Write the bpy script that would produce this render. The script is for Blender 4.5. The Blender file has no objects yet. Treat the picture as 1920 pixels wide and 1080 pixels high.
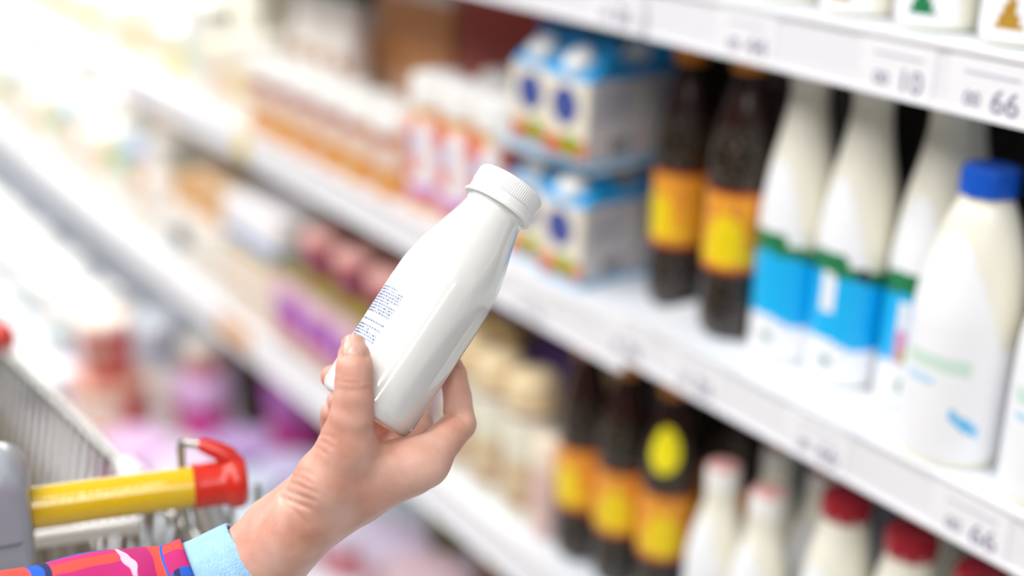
import bpy, math, random
import numpy as np
from mathutils import Vector, Matrix
PI = math.pi
SC = bpy.context.scene
COL = SC.collection
random.seed(7)

# ---------------------------------------------------------------- camera
cam_d = bpy.data.cameras.new('camera')
cam = bpy.data.objects.new('camera', cam_d)
COL.objects.link(cam)
cam_d.sensor_width = 36.0
cam_d.lens = 2508.0 / 1920.0 * 36.0
cam_d.clip_start = 0.05
cam_d.clip_end = 40.0
cam_d.dof.use_dof = True
cam_d.dof.focus_distance = 0.685
cam_d.dof.aperture_fstop = 2.0
cam_d.dof.aperture_blades = 0
cam.matrix_world = Matrix(((0.829125, 0.170484, -0.532435, 0.000000), (-0.558390, 0.299248, -0.773725, 0.000000), (0.027422, 0.938822, 0.343311, 1.420000), (0.000000, 0.000000, 0.000000, 1.000000)))
SC.camera = cam

# ---------------------------------------------------------------- world, exposure
SC.view_settings.view_transform = 'Standard'
SC.view_settings.look = 'None'
SC.view_settings.exposure = 0.20
SC.view_settings.gamma = 1.0
SC.view_settings.use_curve_mapping = False
W = bpy.data.worlds.new('shop_surroundings')
SC.world = W
W.use_nodes = True
W.node_tree.nodes['Background'].inputs[0].default_value = (0.97, 0.985, 1.0, 1)
W.node_tree.nodes['Background'].inputs[1].default_value = 0.05


def area(name, loc, rot, sx, sy, power, color=(1, 1, 1), parent=None):
    d = bpy.data.lights.new(name, 'AREA')
    d.shape = 'RECTANGLE'
    d.size, d.size_y = sx, sy
    d.energy = power
    d.color = color
    o = bpy.data.objects.new(name, d)
    COL.objects.link(o)
    o.location = loc
    o.rotation_euler = rot
    if parent:
        o.parent = parent
    return o


# ceiling lights running across the aisle: (x, y, power)
CEILING_LAMPS = [(-1.05, -2.2, 22), (-1.05, -0.9, 24), (-1.05, 0.4, 26), (-1.05, 1.7, 27), (-1.05, 3.0, 34), (-1.05, 4.3, 42)]
# fill strips added under shelf lips to overexpose the far end: (y0, y1, z, power)
FILL_STRIPS = [(1.95, 4.0, 1.222, 8), (2.3, 4.0, 0.926, 2.2)]


# ---------------------------------------------------------------- helpers
def lin(c):
    return tuple((v / 12.92 if v <= 0.04045 else ((v + 0.055) / 1.055) ** 2.4) for v in c)


def hexc(h):
    h = h.lstrip('#')
    return lin(tuple(int(h[i:i + 2], 16) / 255 for i in (0, 2, 4)))


MATS = {}


def mat(name, color, rough=0.4, metal=0.0, sss=0.0, coat=0.0, trans=0.0, emit=None, estr=0.0, noise=0.0, nscale=30.0, bump=0.0, bscale=80.0, alpha=1.0):
    """procedural material: principled shader with a little noise in colour and bump"""
    if name in MATS:
        return MATS[name]
    m = bpy.data.materials.new(name)
    m.use_nodes = True
    nt = m.node_tree
    b = nt.nodes['Principled BSDF']
    c = hexc(color) if isinstance(color, str) else color
    b.inputs['Base Color'].default_value = (*c, 1)
    b.inputs['Roughness'].default_value = rough
    b.inputs['Metallic'].default_value = metal
    if sss:
        b.inputs['Subsurface Weight'].default_value = sss
        b.inputs['Subsurface Radius'].default_value = (1.0, 0.5, 0.35)
        b.inputs['Subsurface Scale'].default_value = 0.006
    if coat:
        b.inputs['Coat Weight'].default_value = coat
        b.inputs['Coat Roughness'].default_value = 0.06
    if trans:
        b.inputs['Transmission Weight'].default_value = trans
    if emit:
        b.inputs['Emission Color'].default_value = (*hexc(emit), 1)
        b.inputs['Emission Strength'].default_value = estr
    if noise:
        tc = nt.nodes.new('ShaderNodeTexCoord')
        n = nt.nodes.new('ShaderNodeTexNoise')
        n.inputs['Scale'].default_value = nscale
        n.inputs['Detail'].default_value = 4
        nt.links.new(tc.outputs['Object'], n.inputs['Vector'])
        mx = nt.nodes.new('ShaderNodeMix')
        mx.data_type = 'RGBA'
        mx.inputs[6].default_value = (*[v * (1 - noise) for v in c], 1)
        mx.inputs[7].default_value = (*[min(1, v * (1 + noise)) for v in c], 1)
        nt.links.new(n.outputs['Fac'], mx.inputs[0])
        nt.links.new(mx.outputs[2], b.inputs['Base Color'])
    if bump:
        tc = nt.nodes.new('ShaderNodeTexCoord')
        n = nt.nodes.new('ShaderNodeTexNoise')
        n.inputs['Scale'].default_value = bscale
        n.inputs['Detail'].default_value = 3
        nt.links.new(tc.outputs['Object'], n.inputs['Vector'])
        bp = nt.nodes.new('ShaderNodeBump')
        bp.inputs['Strength'].default_value = bump
        bp.inputs['Distance'].default_value = 0.002
        nt.links.new(n.outputs['Fac'], bp.inputs['Height'])
        nt.links.new(bp.outputs[0], b.inputs['Normal'])
    MATS[name] = m
    return m


def link(name, me, parent=None, loc=None, rz=None):
    o = bpy.data.objects.new(name, me)
    COL.objects.link(o)
    if parent:
        o.parent = parent
    if loc is not None:
        o.location = loc
    if rz is not None:
        o.rotation_euler = (0, 0, rz)
    return o


def tag(o, label=None, cat=None, group=None, kind=None):
    if label:
        o['label'] = label
    if cat:
        o['category'] = cat
    if group:
        o['group'] = group
    if kind:
        o['kind'] = kind
    return o


def thing(name, label, cat, loc=(0, 0, 0), rz=0.0, group=None):
    o = bpy.data.objects.new(name, None)
    o.empty_display_size = 0.05
    COL.objects.link(o)
    o.location = loc
    o.rotation_euler = (0, 0, rz)
    return tag(o, label, cat, group)


def dup(root, loc, label, rz=None, group=None):
    """a copy of a thing with copies of its parts and sub-parts"""
    r = root.copy()
    COL.objects.link(r)
    r.location = loc
    if rz is not None:
        r.rotation_euler = (0, 0, rz)
    r['label'] = label
    if group:
        r['group'] = group
    for ch in list(root.children):
        c = ch.copy()
        COL.objects.link(c)
        c.parent = r
        for g in list(ch.children):
            d = g.copy()
            COL.objects.link(d)
            d.parent = c
    return r


def mesh(name, verts, faces, mats, idx=None, smooth=True, angle=40, parent=None, loc=None, rz=None):
    me = bpy.data.meshes.new(name)
    me.from_pydata([tuple(v) for v in verts], [], faces)
    for m in (mats if isinstance(mats, (list, tuple)) else [mats]):
        me.materials.append(m)
    if idx is not None:
        me.polygons.foreach_set('material_index', idx)
    if smooth:
        me.polygons.foreach_set('use_smooth', [True] * len(me.polygons))
        me.set_sharp_from_angle(angle=math.radians(angle))
    me.update()
    return link(name, me, parent, loc, rz)


class MB:
    """collects boxes, tubes and lathes into ONE mesh"""

    def __init__(s):
        s.v, s.f, s.m = [], [], []

    def add(s, v, f, mi=0):
        b = len(s.v)
        s.v += [tuple(x) for x in v]
        s.f += [tuple(i + b for i in q) for q in f]
        s.m += [mi] * len(f) if isinstance(mi, int) else list(mi)

    def box(s, x0, x1, y0, y1, z0, z1, mi=0):
        v = [(x, y, z) for x in (x0, x1) for y in (y0, y1) for z in (z0, z1)]
        s.add(v, [(0, 1, 3, 2), (4, 6, 7, 5), (0, 4, 5, 1), (2, 3, 7, 6), (0, 2, 6, 4), (1, 5, 7, 3)], mi)

    def rbox(s, x0, x1, y0, y1, z0, z1, r, mi=0, n=4):
        """box with vertical corners rounded and soft top and bottom edges"""
        pts = []
        for (cx, cy, a0) in ((x1 - r, y1 - r, 0), (x0 + r, y1 - r, PI / 2), (x0 + r, y0 + r, PI), (x1 - r, y0 + r, 1.5 * PI)):
            for k in range(n + 1):
                a = a0 + PI / 2 * k / n
                pts.append((cx, cy, math.cos(a), math.sin(a)))
        rows = []
        e = min(r, (z1 - z0) / 3) * 0.5
        for z, q in ((z0, r - e), (z0 + e * 0.3, r - e * 0.3), (z0 + e, r), (z1 - e, r), (z1 - e * 0.3, r - e * 0.3), (z1, r - e)):
            rows.append([(cx + q * c, cy + q * sn, z) for cx, cy, c, sn in pts])
        N = len(pts)
        v = [p for row in rows for p in row]
        f = []
        for i in range(len(rows) - 1):
            for j in range(N):
                k = (j + 1) % N
                f.append((i * N + j, i * N + k, (i + 1) * N + k, (i + 1) * N + j))
        f.append(tuple(range(N))[::-1])
        f.append(tuple(range((len(rows) - 1) * N, len(rows) * N)))
        s.add(v, f, mi)

    def tube(s, pts, r, n=8, mi=0, cap=True):
        pts = [Vector(p) for p in pts]
        rr = r if isinstance(r, (list, tuple)) else [r] * len(pts)
        v, f = [], []
        up = None
        for i, p in enumerate(pts):
            t = (pts[min(i + 1, len(pts) - 1)] - pts[max(i - 1, 0)]).normalized()
            if up is None:
                up = t.orthogonal().normalized()
            up = (up - t * up.dot(t)).normalized()
            w = t.cross(up)
            for k in range(n):
                a = 2 * PI * k / n
                v.append(p + (up * math.cos(a) + w * math.sin(a)) * rr[i])
        for i in range(len(pts) - 1):
            for k in range(n):
                k2 = (k + 1) % n
                f.append((i * n + k, i * n + k2, (i + 1) * n + k2, (i + 1) * n + k))
        if cap:
            f.append(tuple(range(n))[::-1])
            f.append(tuple(range((len(pts) - 1) * n, len(pts) * n)))
        s.add(v, f, mi)

    def build(s, name, mats, parent=None, smooth=True, angle=40, loc=None, rz=None):
        return mesh(name, s.v, s.f, mats, s.m, smooth, angle, parent, loc, rz)


def smoothprof(prof, n=6):
    """Catmull-Rom through (r, z) points"""
    out = []
    P = [prof[0]] + list(prof) + [prof[-1]]
    for i in range(1, len(P) - 2):
        p0, p1, p2, p3 = P[i - 1], P[i], P[i + 1], P[i + 2]
        for k in range(n):
            t = k / n
            out.append(tuple(0.5 * ((2 * b) + (-a + c) * t + (2 * a - 5 * b + 4 * c - d) * t * t + (-a + 3 * b - 3 * c + d) * t ** 3)
                             for a, b, c, d in zip(p0, p1, p2, p3)))
    out.append(tuple(prof[-1]))
    return out


def lathe_data(prof, segs=32, matf=None, rf=None):
    v, f, mi = [], [], []
    n = len(prof)
    for (r, z) in prof:
        for k in range(segs):
            a = 2 * PI * k / segs
            q = r * (rf(a, z) if rf else 1.0)
            v.append((q * math.cos(a), q * math.sin(a), z))
    for i in range(n - 1):
        for k in range(segs):
            k2 = (k + 1) % segs
            f.append((i * segs + k, i * segs + k2, (i + 1) * segs + k2, (i + 1) * segs + k))
            a = 2 * PI * (k + 0.5) / segs
            mi.append(matf(a, (prof[i][1] + prof[i + 1][1]) / 2) if matf else 0)
    f.append(tuple(range(segs))[::-1])
    mi.append(matf(0, prof[0][1]) if matf else 0)
    f.append(tuple(range((n - 1) * segs, n * segs)))
    mi.append(matf(0, prof[-1][1]) if matf else 0)
    return v, f, mi


def lathe(name, prof, mats, parent=None, segs=32, matf=None, rf=None, angle=40, loc=None):
    v, f, mi = lathe_data(prof, segs, matf, rf)
    return mesh(name, v, f, mats, mi, True, angle, parent, loc)


def radius_at(prof, z):
    for (r0, z0), (r1, z1) in zip(prof, prof[1:]):
        if z0 <= z <= z1 and z1 > z0:
            return r0 + (r1 - r0) * (z - z0) / (z1 - z0)
    return prof[-1][0]


def sleeve(name, prof, z0, z1, mats, parent, matf, n=28, segs=48, off=0.0005):
    """a printed wrap that follows the body of a bottle"""
    pr = [(radius_at(prof, z0 + (z1 - z0) * i / n) + off, z0 + (z1 - z0) * i / n) for i in range(n + 1)]
    v, f, mi = [], [], []
    for r, z in pr:
        for k in range(segs):
            a = 2 * PI * k / segs
            v.append((r * math.cos(a), r * math.sin(a), z))
    for i in range(n):
        for k in range(segs):
            k2 = (k + 1) % segs
            a = 2 * PI * (k + 0.5) / segs
            q = matf(math.atan2(math.sin(a - PI), math.cos(a - PI)), (pr[i][1] + pr[i + 1][1]) / 2)   # angle 0 faces the aisle
            if q < 0:
                continue
            f.append((i * segs + k, i * segs + k2, (i + 1) * segs + k2, (i + 1) * segs + k))
            mi.append(q)
    return mesh(name, v, f, mats, mi, True, 40, parent)


def text_mesh(name, txt, size, mt, parent, matrix, depth=0.0003):
    cu = bpy.data.curves.new(name + '_c', 'FONT')
    cu.body = txt
    cu.size = size
    cu.extrude = depth
    cu.align_x = 'CENTER'
    cu.align_y = 'CENTER'
    t = bpy.data.objects.new(name + '_t', cu)
    COL.objects.link(t)
    bpy.context.view_layer.update()
    me = bpy.data.meshes.new_from_object(t.evaluated_get(bpy.context.evaluated_depsgraph_get()))
    bpy.data.objects.remove(t)
    me.transform(matrix)
    me.materials.clear()
    me.materials.append(mt)
    me.name = name
    return link(name, me, parent)


FRONT = Matrix(((0, 0, -1, 0), (-1, 0, 0, 0), (0, 1, 0, 0), (0, 0, 0, 1)))   # text in the XY plane -> faces -X, reads along -Y

# ---------------------------------------------------------------- materials
white_metal = mat('white_shelf_metal', '#e9eef5', 0.3, noise=0.015)
rail_mat = mat('price_rail_plastic', '#ebebf0', 0.3, noise=0.02, nscale=12)
paper = mat('tag_paper', '#f0f0f4', 0.55, noise=0.02)
ink = mat('tag_ink', '#8d86a0', 0.6)
back_mat = mat('dark_back_panel', '#1c120d', 0.5, noise=0.3, nscale=6)
floor_mat = mat('floor_tile', '#aaa49c', 0.3, noise=0.06, nscale=3)
wall_mat = mat('wall_paint', '#e9e6e0', 0.7, noise=0.03, nscale=4)
ceil_mat = mat('ceiling_paint', '#f2f0ec', 0.8, noise=0.02, nscale=4)
milk = mat('milk_plastic', '#f0eddf', 0.28, sss=0.15, noise=0.015)
milk_shade = mat('milk_plastic_yellowish', '#e6e0c8', 0.3, sss=0.1, noise=0.02)
sleeve_white = mat('white_print', '#f3f4f8', 0.35, noise=0.01)
sleeve_green = mat('green_print', '#1f7a4c', 0.35, noise=0.15, nscale=60)
sleeve_blue = mat('sky_blue_print', '#0ab4f2', 0.3, noise=0.06, nscale=30)
pale_green = mat('pale_green_print', '#cfe6db', 0.4)
pale_blue = mat('pale_blue_print', '#b8dcf5', 0.4)
bird_blue = mat('mid_blue_print', '#5fbdf2', 0.4)
dark_ink = mat('dark_print', '#20352f', 0.5)
lime = mat('lime_print', '#a9b432', 0.5)
pink_print = mat('pink_print', '#e59ab8', 0.5)
blue_cap = mat('blue_cap_plastic', '#0a55c4', 0.35, noise=0.03)
red_cap = mat('red_cap_plastic', '#a3182a', 0.35, noise=0.05)
white_cap = mat('white_cap_plastic', '#f2f1ee', 0.35, noise=0.01)
blush_cap = mat('pinkish_cap_top', '#e3a9a4', 0.4)
cola = mat('dark_kvass_plastic', '#1a0e08', 0.22, coat=0.4, bump=0.9, bscale=170)
nt = cola.node_tree
tcn = nt.nodes.new('ShaderNodeTexCoord')
vor = nt.nodes.new('ShaderNodeTexVoronoi')
vor.inputs['Scale'].default_value = 190
rmp = nt.nodes.new('ShaderNodeValToRGB')
rmp.color_ramp.elements[0].position = 0.12
rmp.color_ramp.elements[0].color = (*hexc('#7a6a58'), 1)
rmp.color_ramp.elements[1].position = 0.42
rmp.color_ramp.elements[1].color = (*hexc('#120a07'), 1)
nt.links.new(tcn.outputs['Object'], vor.inputs['Vector'])
nt.links.new(vor.outputs['Distance'], rmp.inputs[0])
nt.links.new(rmp.outputs[0], nt.nodes['Principled BSDF'].inputs['Base Color'])
cola_neck = mat('brown_neck_plastic', '#2c1512', 0.2, coat=0.3, noise=0.2, nscale=90)
lab_orange = mat('orange_label', '#f0a62a', 0.35, noise=0.08, nscale=40)
lab_yellow = mat('yellow_label', '#f3d40e', 0.35, noise=0.05, nscale=30)
lab_red = mat('deep_red_label', '#8f2310', 0.35, noise=0.15, nscale=60)
lab_rust = mat('rust_label', '#e08a3a', 0.35, noise=0.15, nscale=60)
sticker_y = mat('yellow_sticker', '#f7e81c', 0.4)
orange_cap = mat('orange_cap_plastic', '#e08a12', 0.35, noise=0.04)
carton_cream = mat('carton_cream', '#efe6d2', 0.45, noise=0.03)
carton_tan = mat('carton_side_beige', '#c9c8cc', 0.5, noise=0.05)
carton_blue = mat('carton_blue_gable', '#1f9fe0', 0.35, noise=0.12, nscale=30)
carton_navy = mat('carton_navy_logo', '#44549a', 0.4, noise=0.1)
carton_text = mat('carton_grey_text', '#8f93a6', 0.5)
fruit_green = mat('apple_green_print', '#7fa80a', 0.4, noise=0.15, nscale=60)
fruit_orange = mat('orange_fruit_print', '#cf6c12', 0.4, noise=0.2, nscale=60)
tray_grey = mat('blue_grey_board', '#b9c4cc', 0.5, noise=0.05)

# ---------------------------------------------------------------- the room
SHELF = {'top': 1.277, 'upper': 0.983, 'middle': 0.665, 'bottom': 0.345}
Y0, Y1 = -0.83, 4.27
BAY = 0.85
XF = 0.73


def drop(level, y):
    """the upper shelf hangs a little lower in the bays beyond the rail joint"""
    return 0.013 if level == 'upper' and y > 0.87 else 0.0


def structure(name, x0, x1, y0, y1, z0, z1, m):
    b = MB()
    b.box(x0, x1, y0, y1, z0, z1)
    return tag(b.build(name, m, smooth=False), kind='structure')


structure('floor', -3.2, 1.6, -3.0, 6.0, -0.06, 0.0, floor_mat)
structure('ceiling', -3.2, 1.6, -3.0, 6.0, 3.0, 3.06, ceil_mat)
structure('wall_back', 1.28, 1.36, -3.0, 6.0, 0.0, 3.0, wall_mat)

# the chilled shelving: one long cabinet
cab = thing('chilled_shelving', 'long white refrigerated dairy shelving with price rails along four shelves', 'shelf', (0, 0, 0))
b = MB()
b.box(1.17, 1.2, Y0, Y1, 0.0, 2.05)
b.build('back_panel', back_mat, cab, smooth=False)['label'] = 'dark brown back panel'
b = MB()
b.box(0.50, 1.17, Y0, Y1, 0.0, 0.315)
b.build('plinth', mat('grey_plinth', '#8a8784', 0.5, noise=0.05), cab, smooth=False)
for yy in (Y0 - 0.03, Y1):
    b = MB()
    b.box(0.70, 1.2, yy, yy + 0.03, 0.0, 2.05)
    b.build('side_panel', white_metal, cab, smooth=False)
for k, z in SHELF.items():
    x0 = 0.50 if k == 'bottom' else XF
    for ya, yb in (((Y0, 0.87), (0.87, Y1)) if k == 'upper' else ((Y0, Y1),)):
        zz = z - drop(k, ya + 0.01)
        b = MB()
        b.box(x0, 1.17, ya, yb, zz - 0.022, zz)
        b.build('shelf_board', white_metal, cab, smooth=False)
    for i in range(6):
        ya, yb = Y0 + i * BAY + 0.003, Y0 + (i + 1) * BAY - 0.003
        b = MB()
        zz = z - drop(k, ya + 0.01)
        low = 0.047 if k == 'middle' else 0.042
        b.box(x0 - 0.004, x0, ya, yb, zz - low, zz + 0.001)
        b.box(x0 - 0.0065, x0 - 0.004, ya, yb, zz - low, zz - low + 0.0025)
        b.box(x0 - 0.0065, x0 - 0.004, ya, yb, zz - 0.002, zz + 0.001)
        b.build('price_rail', rail_mat, cab, smooth=False)
for (y0, y1, z, p) in FILL_STRIPS:  # made-up fixtures, there only to brighten the far products
    b = MB()
    b.box(0.745, 0.775, y0, y1, z + 0.012, z + 0.032)
    o = b.build('fill_strip', mat('fill_strip_glow', '#ffffff', 0.4, emit='#fff6e6', estr=2.0), cab, smooth=False)
    o['label'] = 'added glowing strip washing out the far shelf end'
    area('fill_strip_lamp', (0.735, (y0 + y1) / 2, z + 0.008), (0, math.radians(38), 0), 0.03, y1 - y0, p, (1, 0.97, 0.92), cab)

# price tags in the rails
TAGS = [('top', (0.7200, 0.9099, 1.2557), '00 86'), ('top', (0.7200, 0.7488, 1.2602), '00 44'), ('top', (0.7200, 0.6014, 1.2581), '00 10'), ('top', (0.7200, 0.5255, 1.2599), '00 66'),
        ('upper', (0.7200, 1.0224, 0.9549), '00 56'), ('upper', (0.7200, 0.8689, 0.9608), '00 86'), ('upper', (0.7200, 0.7746, 0.9674), '00 86'),
        ('upper', (0.7200, 0.6330, 0.9614), '00 66'), ('upper', (0.7200, 0.4897, 0.9613), '00 66')]
TAG_LABELS = ['small white price tag reading 00 86 above the blue gable cartons', 'white price tag reading 00 44 on the top rail above the cola bottles',
              'white price tag reading 00 10 on the top rail above the wrapped milk bottles', 'price tag reading 00 66 on the top rail above the blue-capped bottle',
              'white price tag reading 00 56 below the gable cartons', 'white price tag reading 00 86 left of the rail joint below the cola',
              'white price tag reading 00 86 right of the rail joint below the cola', 'white price tag reading 00 66 below the blue-banded milk bottles',
              'white price tag reading 00 66 below the blue-capped milk bottle']
for (lev, p, tx), lb in zip(TAGS, TAG_LABELS):
    y, zc = p[1], SHELF[lev] - drop(lev, p[1]) - 0.0215
    t = thing('price_tag', lb, 'price tag', (XF - 0.004, y, zc), group='price tags in the shelf rails')
    b = MB()
    b.box(-0.0012, 0.0, -0.032, 0.032, -0.018, 0.018)
    b.build('card', paper, t, smooth=False)
    a, c = tx.split()
    text_mesh('price_digits', a, 0.013, ink, t, Matrix.Translation((-0.0014, 0.012, -0.009)) @ FRONT)
    text_mesh('price_digits', c, 0.022, ink, t, Matrix.Translation((-0.0014, -0.013, -0.008)) @ FRONT)
    b = MB()
    b.box(-0.0016, -0.0012, -0.022, 0.020, 0.0075, 0.0095)
    b.build('name_line', mat('faint_ink', '#c9c6d3', 0.6), t, smooth=False)
t = thing('price_tag', 'orange and yellow price card on the middle rail below the cream carton', 'price tag', (XF - 0.004, 1.80, SHELF['middle'] - 0.02))
b = MB()
b.box(-0.0012, 0, -0.06, 0.06, -0.018, 0.02)
b.build('card', mat('orange_card', '#d99a4a', 0.5, noise=0.1), t, smooth=False)
t = thing('price_tag', 'small yellow price card on the upper rail at the far bay joint', 'price tag', (XF - 0.004, 1.74, SHELF['upper'] - 0.033))
b = MB()
b.box(-0.0012, 0, -0.02, 0.02, -0.02, 0.022)
b.build('card', mat('yellow_card', '#e8cf6a', 0.5, noise=0.1), t, smooth=False)

# ceiling lamps across the aisle
WHERE = ['furthest behind the shopper', 'just behind the shopper', 'above the shopper', 'above the cart front', 'beyond the cart', 'at the far end of the shelving']
for (x, y, p), wh in zip(CEILING_LAMPS, WHERE):
    t = thing('ceiling_light', 'long white ceiling light across the aisle, ' + wh, 'ceiling light', (x, y, 3.0), group='ceiling lights across the aisle')
    b = MB()
    b.box(-1.05, 1.05, -0.15, 0.15, -0.05, 0.0)
    b.build('housing', white_metal, t, smooth=False)
    b = MB()
    b.box(-1.02, 1.02, -0.13, 0.13, -0.062, -0.05)
    b.build('diffuser', mat('lamp_diffuser', '#ffffff', 0.5, emit='#fffaf2', estr=4.0), t, smooth=False)
    area('tube_lamp', (0, 0, -0.07), (0, 0, 0), 2.0, 0.24, p, (0.985, 0.99, 1.0), t)


# ---------------------------------------------------------------- bottles on the right
def at(p, lev):
    return (p[0], p[1], SHELF[lev] - drop(lev, p[1]) + 0.0010)


MILK = smoothprof([(0.0, 0.0), (0.026, 0.0), (0.0298, 0.004), (0.0305, 0.02), (0.0305, 0.100), (0.0299, 0.126), (0.0264, 0.160), (0.0202, 0.19), (0.0165, 0.212), (0.0155, 0.226), (0.0155, 0.238), (0.0, 0.238)], 5)


def capmesh(r, h, z0, ribs=40):
    pr = [(0, z0), (r, z0), (r, z0 + h * 0.8), (r * 0.95, z0 + h * 0.95), (r * 0.85, z0 + h), (0, z0 + h)]
    return pr, (lambda a, z: 1.0 + 0.02 * math.cos(a * ribs))


def milk_bottle(label, loc, kind, rz=0.0, extra=0):
    t = thing('milk_bottle', label, 'bottle', loc, rz, group='white milk bottles with green and blue wrap' if kind == 'wrap' else 'plain white bottles on the top shelf')
    lathe('body', MILK, milk, t, 40)
    pr, rf = capmesh(0.0168, 0.016, 0.233)
    lathe('cap', pr, white_cap, t, 40, rf=rf)

    def f(a, z):
        arch = 0.110 + 0.062 * max(0.0, 1 - (a / 0.95) ** 2) if abs(a) < 0.95 else 0.0
        if kind == 'wrap':
            g0 = 0.088 + 0.006 * math.cos(a * 1.2)
            if z < 0.036 + 0.004 * math.cos(2.5 * a):
                return 0
            if z < g0:
                if extra == 2 and abs(a - 0.12) < 0.17 and z > 0.062:
                    return 0
                if extra == 3 and abs(a - 0.35) < 0.28 and z < 0.052:
                    return 4
                if extra == 3 and abs(a - 0.05) < 0.16 and z < 0.088:
                    return 0 if z > 0.066 else 5
                return 2
            if z < g0 + 0.017 - 0.006 * (a > 0.6):
                return 1 if not (extra == 2 and 0.75 < a < 1.15) else 3
            return 0 if z < arch else -1
        if z < arch - 0.03:
            if 0.012 < z < 0.034 and abs(a - 0.15) < 0.28 * (0.036 - z) / 0.022:
                return 5 if extra % 2 else 1
            return 0
        return -1
    sleeve('label_wrap', MILK, 0.004, 0.2, [sleeve_white, sleeve_green, sleeve_blue, dark_ink, lime, pink_print if kind == 'wrap' else mat('gold_print', '#b58a2e', 0.4)], t, f, n=60, segs=64)
    if kind == 'wrap':
        def fd(a, z):
            return 0 if (a - 0.2) ** 2 * 0.0010 + (z - 0.0215) ** 2 < 0.0052 ** 2 else -1
        sleeve('printed_dot', MILK, 0.012, 0.03, [mat('grey_green_print', '#9fb3a8', 0.5)], t, fd, n=12, segs=80, off=0.0009)
    return t


milk_bottle('white milk bottle with green and blue wrap standing directly beside the cola', at((0.792, 0.739), 'upper'), 'wrap', 0.0, 1)
milk_bottle('green and blue wrapped milk bottle with a white patch on its blue band', at((0.796, 0.677), 'upper'), 'wrap', 0.0, 2)
milk_bottle('green and blue wrapped milk bottle with a small yellow print, next to the blue-capped bottle', at((0.808, 0.613), 'upper'), 'wrap', 0.1, 3)
tb = milk_bottle('shaded milk bottle in the second row behind the green and blue wrapped bottles', at((0.890, 0.665), 'upper'), 'wrap', 0.3, 1)

# the wide bottles with a broad cap
WIDE = smoothprof([(0.0, 0.0), (0.035, 0.0), (0.0382, 0.005), (0.0390, 0.02), (0.0390, 0.092), (0.0375, 0.118), (0.0315, 0.150), (0.0236, 0.176), (0.0182, 0.189), (0.0182, 0.196), (0.0, 0.196)], 5)
RED = smoothprof([(0.0, 0.0), (0.027, 0.0), (0.0315, 0.005), (0.0322, 0.02), (0.0322, 0.10), (0.0310, 0.128), (0.0268, 0.165), (0.0212, 0.194), (0.0190, 0.206), (0.0190, 0.213), (0.0, 0.213)], 5)


def wide_bottle(label, loc, capm, group, prints, rz=0.0, scale=1.0):
    t = thing('milk_bottle', label, 'bottle', loc, rz, group)
    P_ = WIDE if prints else RED
    lathe('body', P_, milk, t, 40)
    pr, rf = capmesh(0.0198 if prints else 0.0205, 0.0195, 0.192 if prints else 0.209, 36)
    lathe('cap', pr, capm, t, 44, rf=rf)

    def f(a, z):
        arch = 0.098 + 0.070 * max(0.0, 1 - (a / 1.2) ** 2) if abs(a) < 1.2 else 0.09
        if z > arch:
            return -1
        if prints:
            if 0.070 < z < 0.082 and -0.5 < a < 0.75:
                return 1
            if 0.060 < z < 0.066 and -0.45 < a < 0.2:
                return 2
            u, w = (a - 0.75) * 0.041, z - 0.036
            if abs(w + 0.55 * u) < 0.0045 and abs(u) < 0.011:
                return 3
        return 0
    sleeve('label_wrap', P_, 0.006, 0.175, [sleeve_white, pale_green, pale_blue, bird_blue], t, f, n=60, segs=72)
    return t


wide_bottle('cream milk bottle with a bright blue screw cap on the upper shelf', at((0.768, 0.545), 'upper'), blue_cap, 'wide milk bottles on the upper shelf', True)
wide_bottle('wide white milk bottle cut off by the picture edge, beside the blue-capped bottle', at((0.772, 0.459), 'upper'), blue_cap, 'wide milk bottles on the upper shelf', True)

g = 'red-capped cream bottles on the middle shelf'
tr = wide_bottle('cream bottle with dark red cap beside the slim white bottles', at((0.782, 0.643), 'middle'), red_cap, g, False)
dup(tr, at((0.782, 0.575), 'middle'), 'second red-capped cream bottle counted from the slim white bottles', group=g)
dup(tr, at((0.782, 0.509), 'middle'), 'third red-capped cream bottle counted from the slim white bottles', group=g)
dup(tr, at((0.862, 0.61), 'middle'), 'red-capped cream bottle in the second row behind the first red cap', group=g)
dup(tr, at((0.862, 0.540), 'middle'), 'red-capped cream bottle in the second row between the front red caps', group=g)

SLIM = smoothprof([(0.0, 0.0), (0.023, 0.0), (0.0272, 0.004), (0.0278, 0.015), (0.0278, 0.085), (0.0268, 0.108), (0.0226, 0.132), (0.0170, 0.152), (0.0148, 0.164), (0.0145, 0.182), (0.0, 0.182)], 5)


def slim_bottle(label, loc):
    t = thing('milk_bottle', label, 'bottle', loc, 0, 'slim white bottles on the middle shelf')
    lathe('body', SLIM, milk, t, 36)
    lathe('cap', [(0, 0.176), (0.0155, 0.176), (0.0155, 0.193), (0.0148, 0.196), (0.012, 0.1975), (0, 0.1975)], [white_cap, blush_cap], t, 36, matf=lambda a, z: 1 if z > 0.1955 else 0)

    def f(a, z):
        arch = 0.10 + 0.05 * max(0.0, 1 - (a / 1.0) ** 2) if abs(a) < 1.0 else 0.09
        if z > arch:
            return -1
        return 1 if z < 0.070 + 0.004 * math.cos(3 * a) and z > 0.02 else 0
    sleeve('label_wrap', SLIM, 0.004, 0.155, [sleeve_white, mat('soft_blue_print', '#7fb6ea', 0.4)], t, f, n=48, segs=56)
    return t


ts = slim_bottle('slim white bottle right beside the dark bottle with the yellow sticker', at((0.772, 0.777), 'middle'))
g = 'slim white bottles on the middle shelf'
dup(ts, at((0.772, 0.7205), 'middle'), 'slim white bottle in the front row next to the red caps', group=g)
dup(ts, at((0.845, 0.779), 'middle'), 'slim white bottle peeking between two front bottles under the rail', group=g)
dup(ts, at((0.845, 0.722), 'middle'), 'slim white second-row bottle left of the first red cap', group=g)

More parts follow.
